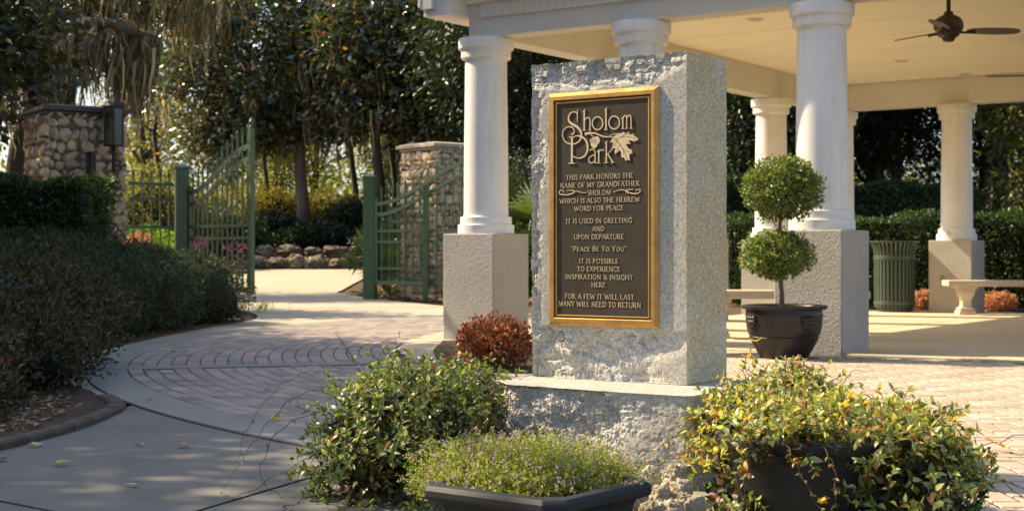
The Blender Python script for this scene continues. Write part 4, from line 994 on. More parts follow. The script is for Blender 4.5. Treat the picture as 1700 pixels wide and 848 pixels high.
for pts in ([(.72, 4.75, .34), (.62, 4.68, .31), (.52, 4.62, .23), (.44, 4.58, .20)], [(.70, 4.68, .40), (.64, 4.62, .30), (.55, 4.60, .19), (.42, 4.56, .17)]):
    vine(jr, pts, .030, .05, 'leaf_gold')
def golden_tufts(root, spots, mat, L=.034):
    P, D, N, LL = [], [], [], []
    for (x, y, z) in spots:
        for k in range(7):
            a = RNG.uniform(0, 6.28); d = np.array([math.cos(a), math.sin(a), RNG.uniform(.2, 1.0)]); P.append((x, y, z)); D.append(d); N.append(np.array([-d[0] * .5, -d[1] * .5, 1])); LL.append(L * RNG.uniform(.6, 1.1))
    LL = np.array(LL); v, f = leaves(np.array(P), np.array(D), unit(np.array(N)), LL, LL * .46, 2, .16, .12); link('young_leaves', npmesh('young_leaves', v, f, mat), root)
golden_tufts(jr, [(1.02, 4.34, .395), (1.05, 4.32, .375), (.99, 4.30, .37), (.70, 4.3, .33), (.76, 4.22, .31), (.62, 4.35, .34), (1.43, 4.5, .27), (1.47, 4.45, .25), (1.5, 4.42, .235), (1.66, 4.44, .34), (1.2, 4.35, .36), (.84, 4.2, .33), (1.31, 4.3, .33), (.80, 4.12, .23), (.86, 4.03, .13), (.83, 4.92, .525), (.80, 4.93, .47)], 'leaf_gold')
golden_tufts(jr, [(1.10, 4.28, .33), (.66, 4.12, .2), (1.16, 4.26, .30), (.69, 4.3, .30), (.60, 4.3, .10)], 'leaf_crimson', .026)
jm = tag(empty('jasmine_shrub', (0, 0, 0)), 'sparse trailing jasmine between the rocks and the corner of the monument base', 'shrub')
jasmine(jm, [(.76, 4.80, .20, .11, .14, .17), (.68, 4.42, .10, .08, .12, .12)], 75, 'leaf_jasmine_gold', .10, .034, .3, 5, .3)

# heather: very fine shoots
def heather(root, blob, n, k, mat_l, mat_f):
    cx, cy, cz, rx, ry, rz = blob; d = rdir(n); d[:, 2] = np.abs(d[:, 2]) * .9 + .05; d = unit(d)
    ph = 1 + .12 * np.sin(d[:, 0] * 7 + 1) * np.sin(d[:, 1] * 8)
    P0_ = np.array([cx, cy, cz]) + d * np.array([rx, ry, rz]) * (ph * RNG.uniform(.55, 1., n) ** .5)[:, None]
    g = unit(d * [1, 1, .8] + rdir(n) * .45 + np.array([0, 0, .35])); ln = RNG.uniform(.05, .12, n)
    t = np.linspace(.1, 1, k); P = (P0_[:, None] + g[:, None] * (ln[:, None] * t)[..., None]).reshape(-1, 3); G_ = np.repeat(g, k, 0)
    D = unit(G_ * .7 + rdir(len(P))); v, f = leaves(P, D, rdir(len(P)) + [0, 0, .6], .0115 * RNG.uniform(.7, 1.3, len(P)), .0048, 0)
    link('foliage', npmesh('foliage', v, f, mat_l), root)
    sel = RNG.random(n) < .2; tips = (P0_ + g * ln[:, None])[sel] + [0, 0, .002]; tips = np.repeat(tips, 6, 0) + RNG.normal(size=(6 * sel.sum(), 3)) * .0035
    v, f = leaves(tips, rdir(len(tips)) + [0, 0, .5], rdir(len(tips)) + [0, 0, 1], .0062, .0055, 0); tag(link('flowers', npmesh('flowers', v, f, mat_f), root), kind='stuff')
hs = tag(empty('heather_shrub', (0, 0, 0)), 'low feathery green heather dotted with lilac flowers in the black trough', 'shrub')
heather(hs, (.08, 4.07, .145, .235, .22, .08), 2400, 14, 'leaf_heather', 'flower_lilac')
heather(hs, (-.11, 4.12, .14, .14, .18, .085), 500, 14, 'leaf_heather', 'flower_lilac')
core([(.08, 4.06, .15, .22, .21, .06)], .9).obj('inner_foliage', 'dark_core', hs)

# rocks at the foot of the monument
def rock_mesh(name, seed, mat, sub=3, rough_=.35):
    bm = bmesh.new(); bmesh.ops.create_icosphere(bm, subdivisions=sub, radius=1)
    for v in bm.verts:
        n = v.co.normalized(); k = 1 + rough_ * noise.fractal(n * 1.3 + Vector((seed * 3.1, 0, 0)), .9, 2, 5) + .10 * noise.fractal(n * 5 + Vector((0, seed, 0)), .8, 2, 3); v.co = n * k
    me = bpy.data.meshes.new(name); bm.to_mesh(me); bm.free(); me.materials.append(MAT[mat]); me.polygons.foreach_set("use_smooth", [True] * len(me.polygons)); me.set_sharp_from_angle(angle=R(38)); return me
rk = [rock_mesh('rock', s_, 'rock_small', 4, .30) for s_ in range(4)]
RS = [(1083, 787, 4.50, .048, 'small knobbly limestone rock directly under the trailing gold vine, topmost of the pile'), (1116, 790, 4.46, .050, 'rounded pale rock beside the topmost rock of the pile at the base'), (1062, 824, 4.32, .042, 'leftmost small rock of the pile beside the black trough'),
      (1095, 822, 4.36, .052, 'grey pitted rock in the middle of the pile beside the trough'), (1132, 815, 4.38, .055, 'weathered rock right of the middle rock, under the jasmine stems'), (1080, 848, 4.25, .050, 'lowest rock of the pile at the trough corner'), (1118, 850, 4.25, .055, 'lowest rock of the pile under the trailing jasmine leaves'),
      (1152, 842, 4.32, .060, 'shaded rock at the right end of the pile near the round planter'), (1100, 800, 4.80, .05, 'rock wedged between the pile and the granite base'), (1136, 780, 4.8, .045, 'small rock against the right part of the granite base front'), (1070, 806, 4.42, .045, 'small rock tucked just below the topmost rock'), (1098, 846, 4.27, .05, 'low pitted rock between the two lowest rocks'),
      (1138, 832, 4.33, .045, 'low rock just left of the shaded one near the round planter'), (1050, 838, 4.30, .042, 'lowest leftmost rock touching the black trough'), (1114, 806, 4.44, .046, 'rock resting between the rounded pale rock and the middle one')]
for k, (px, py, Y, r, lab) in enumerate(RS):
    o = link('rock', rk[k % 4], None, at(px, py, Y), (k * 1.1, k * .7, k * 2.3), (r * .66, r * .60, r * .56)); tag(o, lab, 'rock', 'rocks piled at the foot of the monument')

# rust coloured shrub, plus orange ones by the far plinth
def small_shrub(label, c, rad, n_m2, L, mat, cat_='shrub', up=.5, corem=True, det=1):
    t = tag(empty('low_shrub', (c[0], c[1], 0)), label, cat_)
    v, f = ellip_leaves([(0, 0, c[2], *rad), (rad[0] * .45, .02, c[2] * .9, rad[0] * .6, rad[1] * .7, rad[2] * .85), (-rad[0] * .45, -.02, c[2] * .85, rad[0] * .6, rad[1] * .7, rad[2] * .8)], n_m2, L, L * .55, det, .5, up, .1, .16)
    o = link('foliage', npmesh('foliage', v, f, mat), t)
    b = B()
    for k in range(14):
        a = k * 2.4; b.tube([(0.02 * math.cos(a), .02 * math.sin(a), 0), (rad[0] * .45 * math.cos(a), rad[1] * .45 * math.sin(a), c[2]), (rad[0] * .8 * math.cos(a), rad[1] * .8 * math.sin(a), c[2] + rad[2] * .6)], [.006, .004, .002], 4)
    b.obj('stems', 'twig', t); return t
small_shrub('rust red leafy shrub at the foot of the corner plinth behind the monument', (-.12, 10.25, .21), (.26, .24, .18), 3300, .034, 'leaf_rust')
small_shrub('small coral orange shrub between the trash can and the far plinth', at(1531, 500, 21.6).to_tuple()[:2] + (.16,), (.17, .16, .15), 2500, .04, 'flower_orange')
small_shrub('coral orange shrub right of the far plinth under the bench', at(1660, 500, 21.0).to_tuple()[:2] + (.15,), (.24, .18, .14), 2500, .04, 'flower_orange')

# ------------------------------------------------------------------ hedges on the left
def hedge(name, label, blobs, per, L, W_, mat, det=1, lobes=.12, shell=.3, up=.3, fz=.02, corem='dark_core', f=.86, extra=None):
    t = tag(empty(name, (0, 0, 0)), label, 'hedge')
    v, f_ = ellip_leaves(blobs, per, L, W_, det, shell, up, .1, lobes, .9, fz)
    o = link('foliage', npmesh('foliage', v, f_, mat), t)
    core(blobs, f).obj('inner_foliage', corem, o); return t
def box_hedge(name, label, org, rz, lx, ly, z1fn, per, L, mat, kind=None, z0=0.):
    """clipped hedge, a box with slightly uneven leafy faces"""
    t = tag(empty(name, (*org, z0), rz), label, 'hedge'); out = []
    def face(n, fn, nn):
        uu = RNG.random(n); vv = RNG.random(n); P = fn(uu, vv); wob_ = .045 * np.sin(P[:, 0] * 4.1 + P[:, 2] * 5) + .03 * np.sin(P[:, 0] * 11 + P[:, 1] * 9 + P[:, 2] * 8)
        P = P + nn * (wob_[:, None] - RNG.random(n)[:, None] ** 2 * .14) + RNG.normal(size=(n, 3)) * .012
        D = unit(nn * .8 + rdir(n) * .9 + [0, 0, .25]); N = unit(nn + rdir(n) * .8 + [0, 0, .3]); s = RNG.uniform(.7, 1.3, n)
        out.append(leaves(P, D, N, L * s, L * .58 * s, 0))
    Z = lambda x: np.array([z1fn(a) for a in x])
    zm = max(z1fn(0), z1fn(lx))
    face(int(lx * zm * per), lambda u_, v_: np.stack([u_ * lx, 0 * u_, v_ * Z(u_ * lx)], 1), np.array([0, -1., 0]))
    face(int(lx * ly * per), lambda u_, v_: np.stack([u_ * lx, v_ * ly, Z(u_ * lx)], 1), np.array([0, 0, 1.]))
    face(int(ly * zm * per), lambda u_, v_: np.stack([0 * u_, v_ * ly, u_ * Z(0 * u_)], 1), np.array([-1., 0, 0]))
    face(int(ly * zm * per), lambda u_, v_: np.stack([0 * u_ + lx, v_ * ly, u_ * Z(0 * u_ + lx)], 1), np.array([1., 0, 0]))
    face(int(lx * zm * per * .4), lambda u_, v_: np.stack([u_ * lx, 0 * u_ + ly, v_ * Z(u_ * lx)], 1), np.array([0, 1., 0]))
    v, f = join(out); o = link('foliage', npmesh('foliage', v, f, mat), t)
    n = 12; b = B()
    for k in range(n):
        x0, x1 = .09 + (lx - .18) * k / n, .09 + (lx - .18) * (k + 1) / n; b.box(x0, x1 - .001, .09, ly - .09, .02, z1fn((x0 + x1) / 2) - .09)
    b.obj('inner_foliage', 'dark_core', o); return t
box_hedge('clipped_hedge', 'dense dark clipped hedge in front of the left stone pillar', (-9.2, 16.9), 0, 4.22, 1.3, lambda x: 1.73 + .02 * math.sin(x * 3), 2600, .05, 'leaf_hedge')
hj = [(-4.95, 12.6, .36, 1.15, 1.1, .62), (-4.35, 13.8, .34, .85, 1.1, .58), (-4.9, 14.6, .40, 1.2, 1.2, .66), (-4.25, 15.6, .36, .85, 1.2, .60), (-4.9, 16.4, .38, 1.1, 1.1, .62), (-4.05, 17.4, .34, .86, .95, .56), (-5.6, 13.4, .36, 1.2, 1.6, .64), (-5.8, 15.6, .36, 1.2, 1.4, .62)]
hedge('juniper_hedge', 'soft rounded dark green hedge following the curve of the paving', hj, 1500, .055, .016, 'leaf_juniper', 0, .10, .25, .5)
ha = [(-3.32, 9.3, .36, .66, .9, .42), (-3.12, 8.35, .28, .50, .75, .38), (-3.75, 9.0, .40, .9, 1.2, .48), (-3.4, 10.3, .38, .62, .9, .45), (-4.2, 10.6, .38, 1.0, 1.0, .50), (-3.9, 7.9, .30, .85, .9, .42), (-3.0, 7.6, .20, .46, .55, .28), (-3.5, 6.9, .2, .6, .6, .30), (-2.85, 8.8, .2, .34, .5, .26), (-2.78, 7.0, .15, .38, .5, .23)]
hedge('azalea_bushes', 'loose dark reddish green azalea bushes over the mulch bed beside the path', ha, 1500, .042, .020, 'leaf_azalea', 1, .22, .55, .5, f=.62)

# leaf litter on the beds: nobody could count it
def litter(name, label, n, fx, L, mat='dead_leaf'):
    P = np.array([fx() for _ in range(n)]); D = rdir(n); D[:, 2] *= .25; N = np.array([0, 0, 1.]) + RNG.normal(size=(n, 3)) * .35
    s = RNG.uniform(.5, 1.3, n); v, f = leaves(P, D, unit(N), L * s, L * .6 * s, 0, .2, .1)
    o = link(name, npmesh(name, v, f, mat)); tag(o, label, kind='stuff'); return o
litter('leaf_litter', 'brown fallen leaves and bark strewn over the shaded mulch bed', 2600, lambda: (lambda y: (float(np.interp(y, [4, 5.5, 6.77, 7.8, 9, 12], [-3.1, -2.5, -2.2, -2.3, -2.9, -3.5])) - abs(RNG.normal()) * .5 - .03, y, .024))(RNG.uniform(4.2, 12.5)), .045)
litter('leaf_litter', 'sunlit fallen leaves and bark chips under the right gate', 3000, lambda: (lambda t, s_: (-3.3 + 3.2 * t + s_ * .9, 29.3 - 6.4 * t + s_ * 3.0, .03 + terrain(0, 29.3 - 6.4 * t + s_ * 3.0)))(RNG.random(), RNG.random()), .11)
litter('leaf_litter', 'brown leaves on the bank behind the boulders', 2600, lambda: (lambda y, x: (x, y, terrain(x, y) + .0))(RNG.uniform(38.5, 46), RNG.uniform(-11, -1)), .16)

# single leaves lying on the path
lf = {}
for mt, c in (('leaf_gold', 'bright'), ('pale_leaf', 'yellow'), ('dead_leaf', 'brown')):
    P = np.array([(0., 0, .004)] * 3); D = np.array([(1., 0, .06), (.7, .7, .10), (.7, -.7, .05)]); v, f = leaves(P, D, np.array([(0, 0, 1.)] * 3), np.array([.075, .055, .055]), np.array([.035, .028, .028]), 2, .3, -.12)
    lf[c] = npmesh('fallen_leaf', v, f, mt)
FL = [(90, 773, 'yellow', 'curled pale yellow leaf lying on the shaded path near its left edge'), (303, 744, 'brown', 'dark curled brown leaf standing up on the middle of the path'), (228, 808, 'yellow', 'small pale leaf lying flat low on the path'), (246, 670, 'brown', 'small leaf on the border strip beside the paving circle'),
      (450, 703, 'bright', 'bright yellow leaf at the edge of the brick paving'), (62, 743, 'yellow', 'yellowish leaf against the brick edging'), (9, 764, 'brown', 'leaf lying beside the edging at the very left of the picture'), (284, 588, 'brown', 'leaf lying on the curved brick courses near the hedge'), (438, 655, 'brown', 'small dark leaf on the brick courses below the cross band'), (236, 741, 'brown', 'tiny brown scrap lying on the path left of the curled brown leaf')]
for k, (px, py, c, lab) in enumerate(FL):
    p = gat(px, py); o = link('fallen_leaf', lf[c], None, (p.x, p.y, .004 if k not in (3, 4, 7, 8) else .018), (0, 0, k * 1.7), (.6,) * 3 if 'small' in lab or 'tiny' in lab else (.9,) * 3); tag(o, lab, 'leaf')
# twig lines on paving
tw_ = tag(empty('fallen_runner'), 'thin dry runner of jasmine lying across the curved brick courses', 'twig')
b = B(); L = cat([tuple(gat(558, 556))[:2] + (.02,), tuple(gat(568, 572))[:2] + (.024,), tuple(gat(580, 588))[:2] + (.022,), tuple(gat(588, 606))[:2] + (.03,)], 8); b.tube(L, .004, 5); b.obj('stem', 'twig', tw_)
# ================================================================== STONE PILLARS AND GATES
def stone_variant(k):
    g = np.random.default_rng(100 + k); n = 7; b = B()
    rad = [g.uniform(.70, 1.22) for _ in range(n)]; rings = []
    for (s_, y) in ((1.0, .15), (1.0, -.25), (.80, -.75), (.42, -1.0)):
        rings.append([(math.cos(2 * math.pi * i / n) * rad[i] * s_ * (1 + g.uniform(-.05, .05)), y + g.uniform(-.22, .22), math.sin(2 * math.pi * i / n) * rad[(i + 2) % n] * s_) for i in range(n)])
    for r_ in rings: b.v += r_
    for j in range(3):
        for i in range(n): b.f.append((j * n + i, j * n + (i + 1) % n, (j + 1) * n + (i + 1) % n, (j + 1) * n + i)); b.m.append(0); b.sm.append(True)
    b.f.append(tuple(3 * n + i for i in range(n))); b.m.append(0); b.sm.append(True); return b
SV = [stone_variant(k) for k in range(8)]; SMS = {mm: [v.mesh('stone', mm) for v in SV] for mm in ('limestone', 'limestone_pale')}
for m_st in SMS['limestone'] + SMS['limestone_pale']: m_st.set_sharp_from_angle(angle=R(40))
def stone_pillar(label, c, rz, w, ztop, cap_mat, vis, smat='limestone'):
    SM = SMS[smat]
    t = tag(empty('stone_pillar', (*c, 0), rz), label, 'pillar'); h = w / 2
    b = B(); b.box(-h + .03, h - .03, -h + .03, h - .03, -.05, ztop - .13); b.obj('mortar_core', 'mortar', t)
    b = B(); o_ = .075
    for (e, z0, z1) in ((.02, ztop - .132, ztop - .085), (o_, ztop - .0845, ztop - .02)): b.box(-h - e, h + e, -h - e, h + e, z0, z1)
    b.add([(-h - o_, -h - o_, ztop - .0195), (h + o_, -h - o_, ztop - .0195), (h + o_, h + o_, ztop - .0195), (-h - o_, h + o_, ztop - .0195), (-h + .05, -h + .05, ztop + .012), (h - .05, -h + .05, ztop + .012), (h - .05, h - .05, ztop + .012), (-h + .05, h - .05, ztop + .012)],
          [(4, 5, 6, 7), (0, 1, 5, 4), (1, 2, 6, 5), (2, 3, 7, 6), (3, 0, 4, 7)])
    b.obj('cap', cap_mat, t, bev=.012)
    rest = B(); cnt = 0
    for face in range(4):
        M = Matrix.Rotation(face * math.pi / 2, 4, 'Z'); z = .02
        while z < ztop - .15:
            rh = min(random.choice((.075, .10, .13, .17, .20)) * random.uniform(.9, 1.1), ztop - .135 - z + .01); x = -h + random.uniform(-.02, .02)
            while x < h - .03:
                sw = random.uniform(.07, .26) * (1 if rh > .1 else .75)
                if x + sw > h - .02: sw = h - x + random.uniform(-.01, .03)
                k = random.randrange(8); sz = rh * random.uniform(.47, .60); cx = x + sw / 2; cz = z + rh / 2 + random.uniform(-.018, .018)
                T = M @ Matrix.Translation((cx, -h + .028, cz)) @ Matrix.Rotation(random.uniform(-.7, .7), 4, 'Y') @ Matrix.Diagonal((sw * .54, random.uniform(.04, .095), sz, 1))
                if face in vis and cnt < 300 and z > vis[face]:
                    o = bpy.data.objects.new('stone', SM[k]); COL.objects.link(o); o.parent = t; o.matrix_local = T; cnt += 1
                else:
                    rest.add([T @ Vector(v) for v in SV[k].v], SV[k].f)
                x += sw
            z += rh
    rest.sm = [True] * len(rest.f); tag(rest.obj('stonework', smat, t), kind='stuff'); return t
stone_pillar('left stone gate pillar of rough limestone with dark slab cap and lantern', (-6.27, 20.75), -R(56), 1.10, 2.91, 'cap_dark', {0: .6, 1: .4})
stone_pillar('right stone gate pillar of pale rounded limestone behind the green gate', (-1.33, 27.05), -R(50), 1.06, 2.88, 'cap_stone', {0: .3, 1: .3}, 'limestone_pale')
# lantern on the left pillar
ln = tag(empty('wall_lantern', (-5.56, 20.22, 0), -R(30)), 'tall black metal lantern with glass panes on a bracket on the left stone pillar', 'lantern')
b = B()
for sx in (-1, 1):
    for sy in (-1, 1): b.box(sx * .085 - .010, sx * .085 + .010, sy * .085 - .010, sy * .085 + .010, 2.36, 2.88)
for z in (2.34, 2.865): b.box(-.10, .10, -.10, .10, z, z + .025)
b.obj('frame', 'black_metal', ln, bev=.003)
b = B(); b.lathe([(.155, 2.892), (.15, 2.91), (.09, 2.97), (.05, 2.985), (.045, 3.01), (.012, 3.03)], 4); b.v = [tuple(Matrix.Rotation(R(45), 4, 'Z') @ Vector(v)) for v in b.v]; b.obj('roof', 'black_metal', ln)
for k in range(4):
    b = B(); M = Matrix.Rotation(k * math.pi / 2, 4, 'Z'); b.box(-.074, .074, -.087, -.083, 2.366, 2.864, M); b.obj('pane', 'lantern_glass', ln)
b = B(); b.smooth = True; b.tube([(0, 0, 2.34), (0, 0, 2.25), (0, .0, 2.05), (0, 0, 1.93)], [.03, .022, .028, .014], 8); b.tube([(0, 0, 2.10), (0, .12, 2.06), (-.02, .25, 2.10)], .02, 6); b.obj('bracket', 'black_metal', ln)
b = B(); b.smooth = True; b.lathe([(.012, 2.37), (.012, 2.47), (.03, 2.5), (.035, 2.56), (.001, 2.62)], 10); b.obj('bulb', 'diffuser', ln)
b = B(); b.box(-.09, .09, -.04, .04, -.16, .16); o = tag(b.obj('intercom_box', 'black_metal', None, (-5.86, 20.17, 2.10), -R(56), bev=.01), 'flat black box fixed to the left stone pillar beside the lantern', 'box')
b = B(); b.box(-.06, .06, -.046, -.0405, -.10, .10); b.obj('face_plate', 'can_paint', o, (0, 0, 0), 0, .004)

def finial(b, p, s=1.):
    b.lathe([(.010 * s, 0), (.017 * s, .008), (.017 * s, .016), (.009 * s, .022), (.011 * s, .03), (.020 * s, .045), (.014 * s, .07), (.001, .115)], 8, p)
bf = B(); bf.smooth = True; finial(bf, (0, 0, 0), 1.15); ME_FIN = bf.mesh('finial', 'green_paint')
def picket(parent, p, z0, z1, fin=True, r=.0105):
    b = B(); b.box(-r, r, -r, r, z0, z1); o = b.obj('picket', 'green_paint', parent, (p.x, p.y, 0), parent.get('_a', 0.))
    if fin: link('finial', ME_FIN, o, (0, 0, z1))
    return o
def rail(parent, pts, w=.022, h=.020, name='rail'):
    b = B(); n = len(pts)
    for k in range(n):
        p = pts[k]; q = pts[min(k + 1, n - 1)]; o_ = pts[max(k - 1, 0)]; d = Vector((q[0] - o_[0], q[1] - o_[1], 0)).normalized(); s_ = Vector((-d.y, d.x, 0)) * w
        P = Vector(p)
        b.v += [tuple(P - s_ - Vector((0, 0, h))), tuple(P + s_ - Vector((0, 0, h))), tuple(P + s_ + Vector((0, 0, h))), tuple(P - s_ + Vector((0, 0, h)))]
    for k in range(n - 1):
        for a in range(4): b.f.append((k * 4 + a, k * 4 + (a + 1) % 4, k * 4 + 4 + (a + 1) % 4, k * 4 + 4 + a)); b.m.append(0); b.sm.append(False)
    b.f += [(3, 2, 1, 0), (n * 4 - 4, n * 4 - 3, n * 4 - 2, n * 4 - 1)]; b.m += [0, 0]; b.sm += [False, False]
    return b.obj(name, 'green_paint', parent)
def gate_post(label, c, rz, w, z):
    t = tag(empty('gate_post', (*c, 0), rz), label, 'post')
    b = B(); b.box(-w / 2, w / 2, -w / 2, w / 2, -.05, z - .05); b.obj('post', 'green_paint', t, bev=.006)
    e = w / 2 + .02; b = B(); b.box(-e, e, -e, e, z - .0495, z - .02); b.add([(-e, -e, z - .0198), (e, -e, z - .0198), (e, e, z - .0198), (-e, e, z - .0198), (0, 0, z + .035)], [(0, 1, 4), (1, 2, 4), (2, 3, 4), (3, 0, 4)]); b.obj('cap', 'green_paint', t)
    for zz in (.75, 1.75):
        b = B(); b.box(w / 2 + .0005, w / 2 + .05, -.035, .035, zz - .05, zz + .05); b.obj('hinge', 'green_paint', t, bev=.005)
    return t
def gate_leaf(label, H, E, zb, zm, zu0, zu1, zl0, zl1, n, endz, rod=True, group='green iron gate leaves'):
    t = tag(empty('gate_leaf', (0, 0, 0)), label, 'gate', group); H = Vector((*H, 0)); E = Vector((*E, 0)); t['_a'] = math.atan2((E - H).y, (E - H).x); d = (E - H).normalized()
    zu = lambda s_: zu0 + (zu1 - zu0) * sstep(s_ * 1.04 - .02); zl = lambda s_: zl0 + (zl1 - zl0) * sstep(s_ * 1.04 - .02)
    for k in range(n):
        s_ = (k + .7) / (n + .4); p = H + (E - H) * s_; picket(t, p, zb - .02, zu(s_) + .20)
    K_ = [i / 16 for i in range(17)]
    rail(t, [tuple(H + (E - H) * s_ + Vector((0, 0, zu(s_)))) for s_ in K_], .024, .032); rail(t, [tuple(H + (E - H) * s_ + Vector((0, 0, zl(s_)))) for s_ in K_], .024, .032)
    for z in (zb, *zm): rail(t, [tuple(H + Vector((0, 0, z))), tuple(E + Vector((0, 0, z)))], .020, .022 if z != zb else .034)
    b = B(); a = t['_a']; b.box(-.035, .035, -.035, .035, zb - .04, endz); o = b.obj('end_stile', 'green_paint', t, (E.x, E.y, 0), a, .004); link('finial', ME_FIN, o, (0, 0, endz), (0, 0, 0), (2, 2, 1.3))
    b = B(); b.box(-.03, .03, -.03, .03, zb - .04, zu0 + .10); b.obj('hinge_stile', 'green_paint', t, (H.x, H.y, 0), a, .004)
    if rod:
        b = B(); b.tube([(E.x - .04, E.y, zb + .5), (E.x - .04, E.y, .01)], .008, 6); b.obj('drop_rod', 'box_metal', t)
    # scrolled ring pieces near the bottom
    for k in range(int(n * .9)):
        s_ = (k + 1.2) / (n + .4); p = H + (E - H) * s_ + d * .0; b = B(); b.smooth = True
        cpts = [tuple(p + d * .045 * math.cos(q) + Vector((0, 0, zb + .12 + .045 * math.sin(q)))) for q in np.linspace(0, 2 * math.pi, 11)]; b.tube(cpts, .006, 4, False); b.obj('ring', 'green_paint', t)
    if '_a' in t: del t['_a']
    return t
def fence(label, p0, p1, zb, rails, ztop, n, group='green picket fence panels'):
    t = tag(empty('picket_fence', (0, 0, 0)), label, 'fence', group); p0 = Vector((*p0, 0)); p1 = Vector((*p1, 0)); t['_a'] = math.atan2((p1 - p0).y, (p1 - p0).x)
    for k in range(n): picket(t, p0 + (p1 - p0) * ((k + .5) / n), zb - .05, ztop)
    for z in rails: rail(t, [tuple(p0 + Vector((0, 0, z))), tuple(p1 + Vector((0, 0, z)))], .018, .022)
    del t['_a']; return t
gate_post('square green gate post on the left side of the drive, beside the raised left leaf', (-4.97, 21.8), R(20), .20, 2.17)
gate_post('square green gate post standing at the right edge of the drive', (-2.65, 27.05), -R(10), .22, 2.31)
gate_leaf('left gate leaf swung open, its curved top rising to a tall end stile', (-4.83, 21.72), (-3.67, 20.4), .33, (.58, 1.07, 1.25), 1.76, 2.36, 1.58, 2.18, 12, 2.62)
gate_leaf('right gate leaf in front of the stone pillar, far end hidden by the corner column', (-2.52, 26.95), (-.50, 25.6), .32, (.58, 1.07, 1.27), 1.78, 2.54, 1.58, 2.32, 13, 2.8)
fence('short run of green pickets between the left stone pillar and gate post', (-5.62, 21.25), (-5.08, 21.72), .45, (.6, 1.24, 1.66, 1.88), 1.98, 5)
fence('short run of green pickets beside the right gate post, ending in a thin post', (-2.54, 27.15), (-1.62, 26.35), .35, (.40, 1.46, 1.68), 2.02, 7)
ftp = tag(empty('fence_post', (-1.57, 26.2, 0)), 'thin green fence post in front of the right stone pillar', 'post'); b = B(); b.box(-.045, .045, -.045, .045, .0, 2.06); b.obj('shaft', 'green_paint', ftp, bev=.004)
b = B(); b.box(-.055, .055, -.055, .055, 2.0605, 2.09); b.obj('cap', 'green_paint', ftp, bev=.006)
# far fence right, seen beyond the pavilion
def far_fence(label, p0, p1, n, z, hgt): return fence(label, p0, p1, z + .15, (z + .25, z + hgt - .35, z + hgt - .15), z + hgt, n)
far_fence('distant dark green picket fence at the end of the far clipped hedge', (9.9, 35.2), (11.6, 36.4), 14, .35, 1.9)

# boulders edging the garden bank beyond the gates
bk = [rock_mesh('boulder', 20 + s_, 'rock_warm', 4, .32) for s_ in range(5)]
BO = [(428, 438, 20, 13), (445, 440, 18, 12), (466, 437, 17, 13), (490, 438, 16, 18), (512, 441, 15, 12), (532, 437, 18, 14), (556, 439, 20, 14), (580, 436, 18, 13), (600, 437, 16, 12), (440, 418, 18, 9), (478, 416, 20, 10), (520, 417, 18, 10), (560, 415, 22, 9), (590, 419, 18, 9)]
desc = ['low long boulder nearest the left gate stile', 'flat tan boulder second from the left gate stile', 'squat boulder just left of the upright pale one', 'upright pale boulder, the tallest of the row at the bank', 'small boulder just right of the upright pale one', 'brown boulder in the middle of the row below the magnolia', 'wide boulder right of the magnolia trunk line', 'shaded boulder two left of the right gate post', 'shaded boulder nearest the right gate post',
        'upper flat boulder on the bank nearest the left gate stile', 'upper boulder on the bank above the upright pale one', 'upper boulder on the bank below the magnolia trunk', 'upper long boulder on the bank in the shade', 'upper boulder on the bank nearest the right gate post']
for k, (px, py, rx, rz_) in enumerate(BO):
    Y = 38.2 if k < 9 else 39.4; p = at(px, py, Y); s_ = Y / FPX
    o = link('boulder', bk[k % 5], None, p, (0, 0, k * 1.9), (rx * s_ * (1.05, .8, 1.2, .95, .7)[k % 5], rx * s_ * .8, rz_ * s_ * (.9, 1.0, .65, 1.15, .8)[(k * 2) % 5])); tag(o, desc[k], 'boulder', 'boulders edging the bank beyond the gates')

# ================================================================== TREES
def limb(b, p0, p1, r0, r1, n=6, wob=.08, seed=0, sides=7):
    g = random.Random(seed); p0 = Vector(p0); p1 = Vector(p1); L = (p1 - p0).length; pts = []; rr = []
    for i in range(n + 1):
        t = i / n; p = p0.lerp(p1, t) + Vector((g.uniform(-1, 1), g.uniform(-1, 1), g.uniform(-.5, .5))) * L * wob * math.sin(math.pi * t); pts.append(p); rr.append(r0 + (r1 - r0) * t)
    b.tube(pts, rr, sides); return pts
def crown_leaves(ells, ncl, cs, per, L, W_, detail=0, flat=.7, droop=.25, nup=.9):
    """leaf clumps spread through ellipsoids (cx,cy,cz,rx,ry,rz), denser near the outside"""
    w = np.array([e[3] * e[4] * e[5] for e in ells]) ** .8; w /= w.sum(); idx = RNG.choice(len(ells), ncl, p=w); E = np.array(ells)[idx]
    d = rdir(ncl); r = RNG.uniform(.15, 1., ncl) ** .45; C = E[:, :3] + d * E[:, 3:] * r[:, None]; sc = cs * RNG.uniform(.6, 1.35, ncl)
    P = np.repeat(C, per, 0) + RNG.normal(size=(ncl * per, 3)) * np.repeat(sc, per)[:, None] * [1, 1, flat]
    off = P - np.repeat(C, per, 0); D = unit(off + rdir(len(P)) * cs * .8 + [0, 0, -droop * cs]); N = unit(rdir(len(P)) * .9 + [0, 0, nup]); s_ = RNG.uniform(.65, 1.25, len(P))
    v, f = leaves(P, D, N, L * s_, W_ * s_, detail, .16, .1); return v, f, C
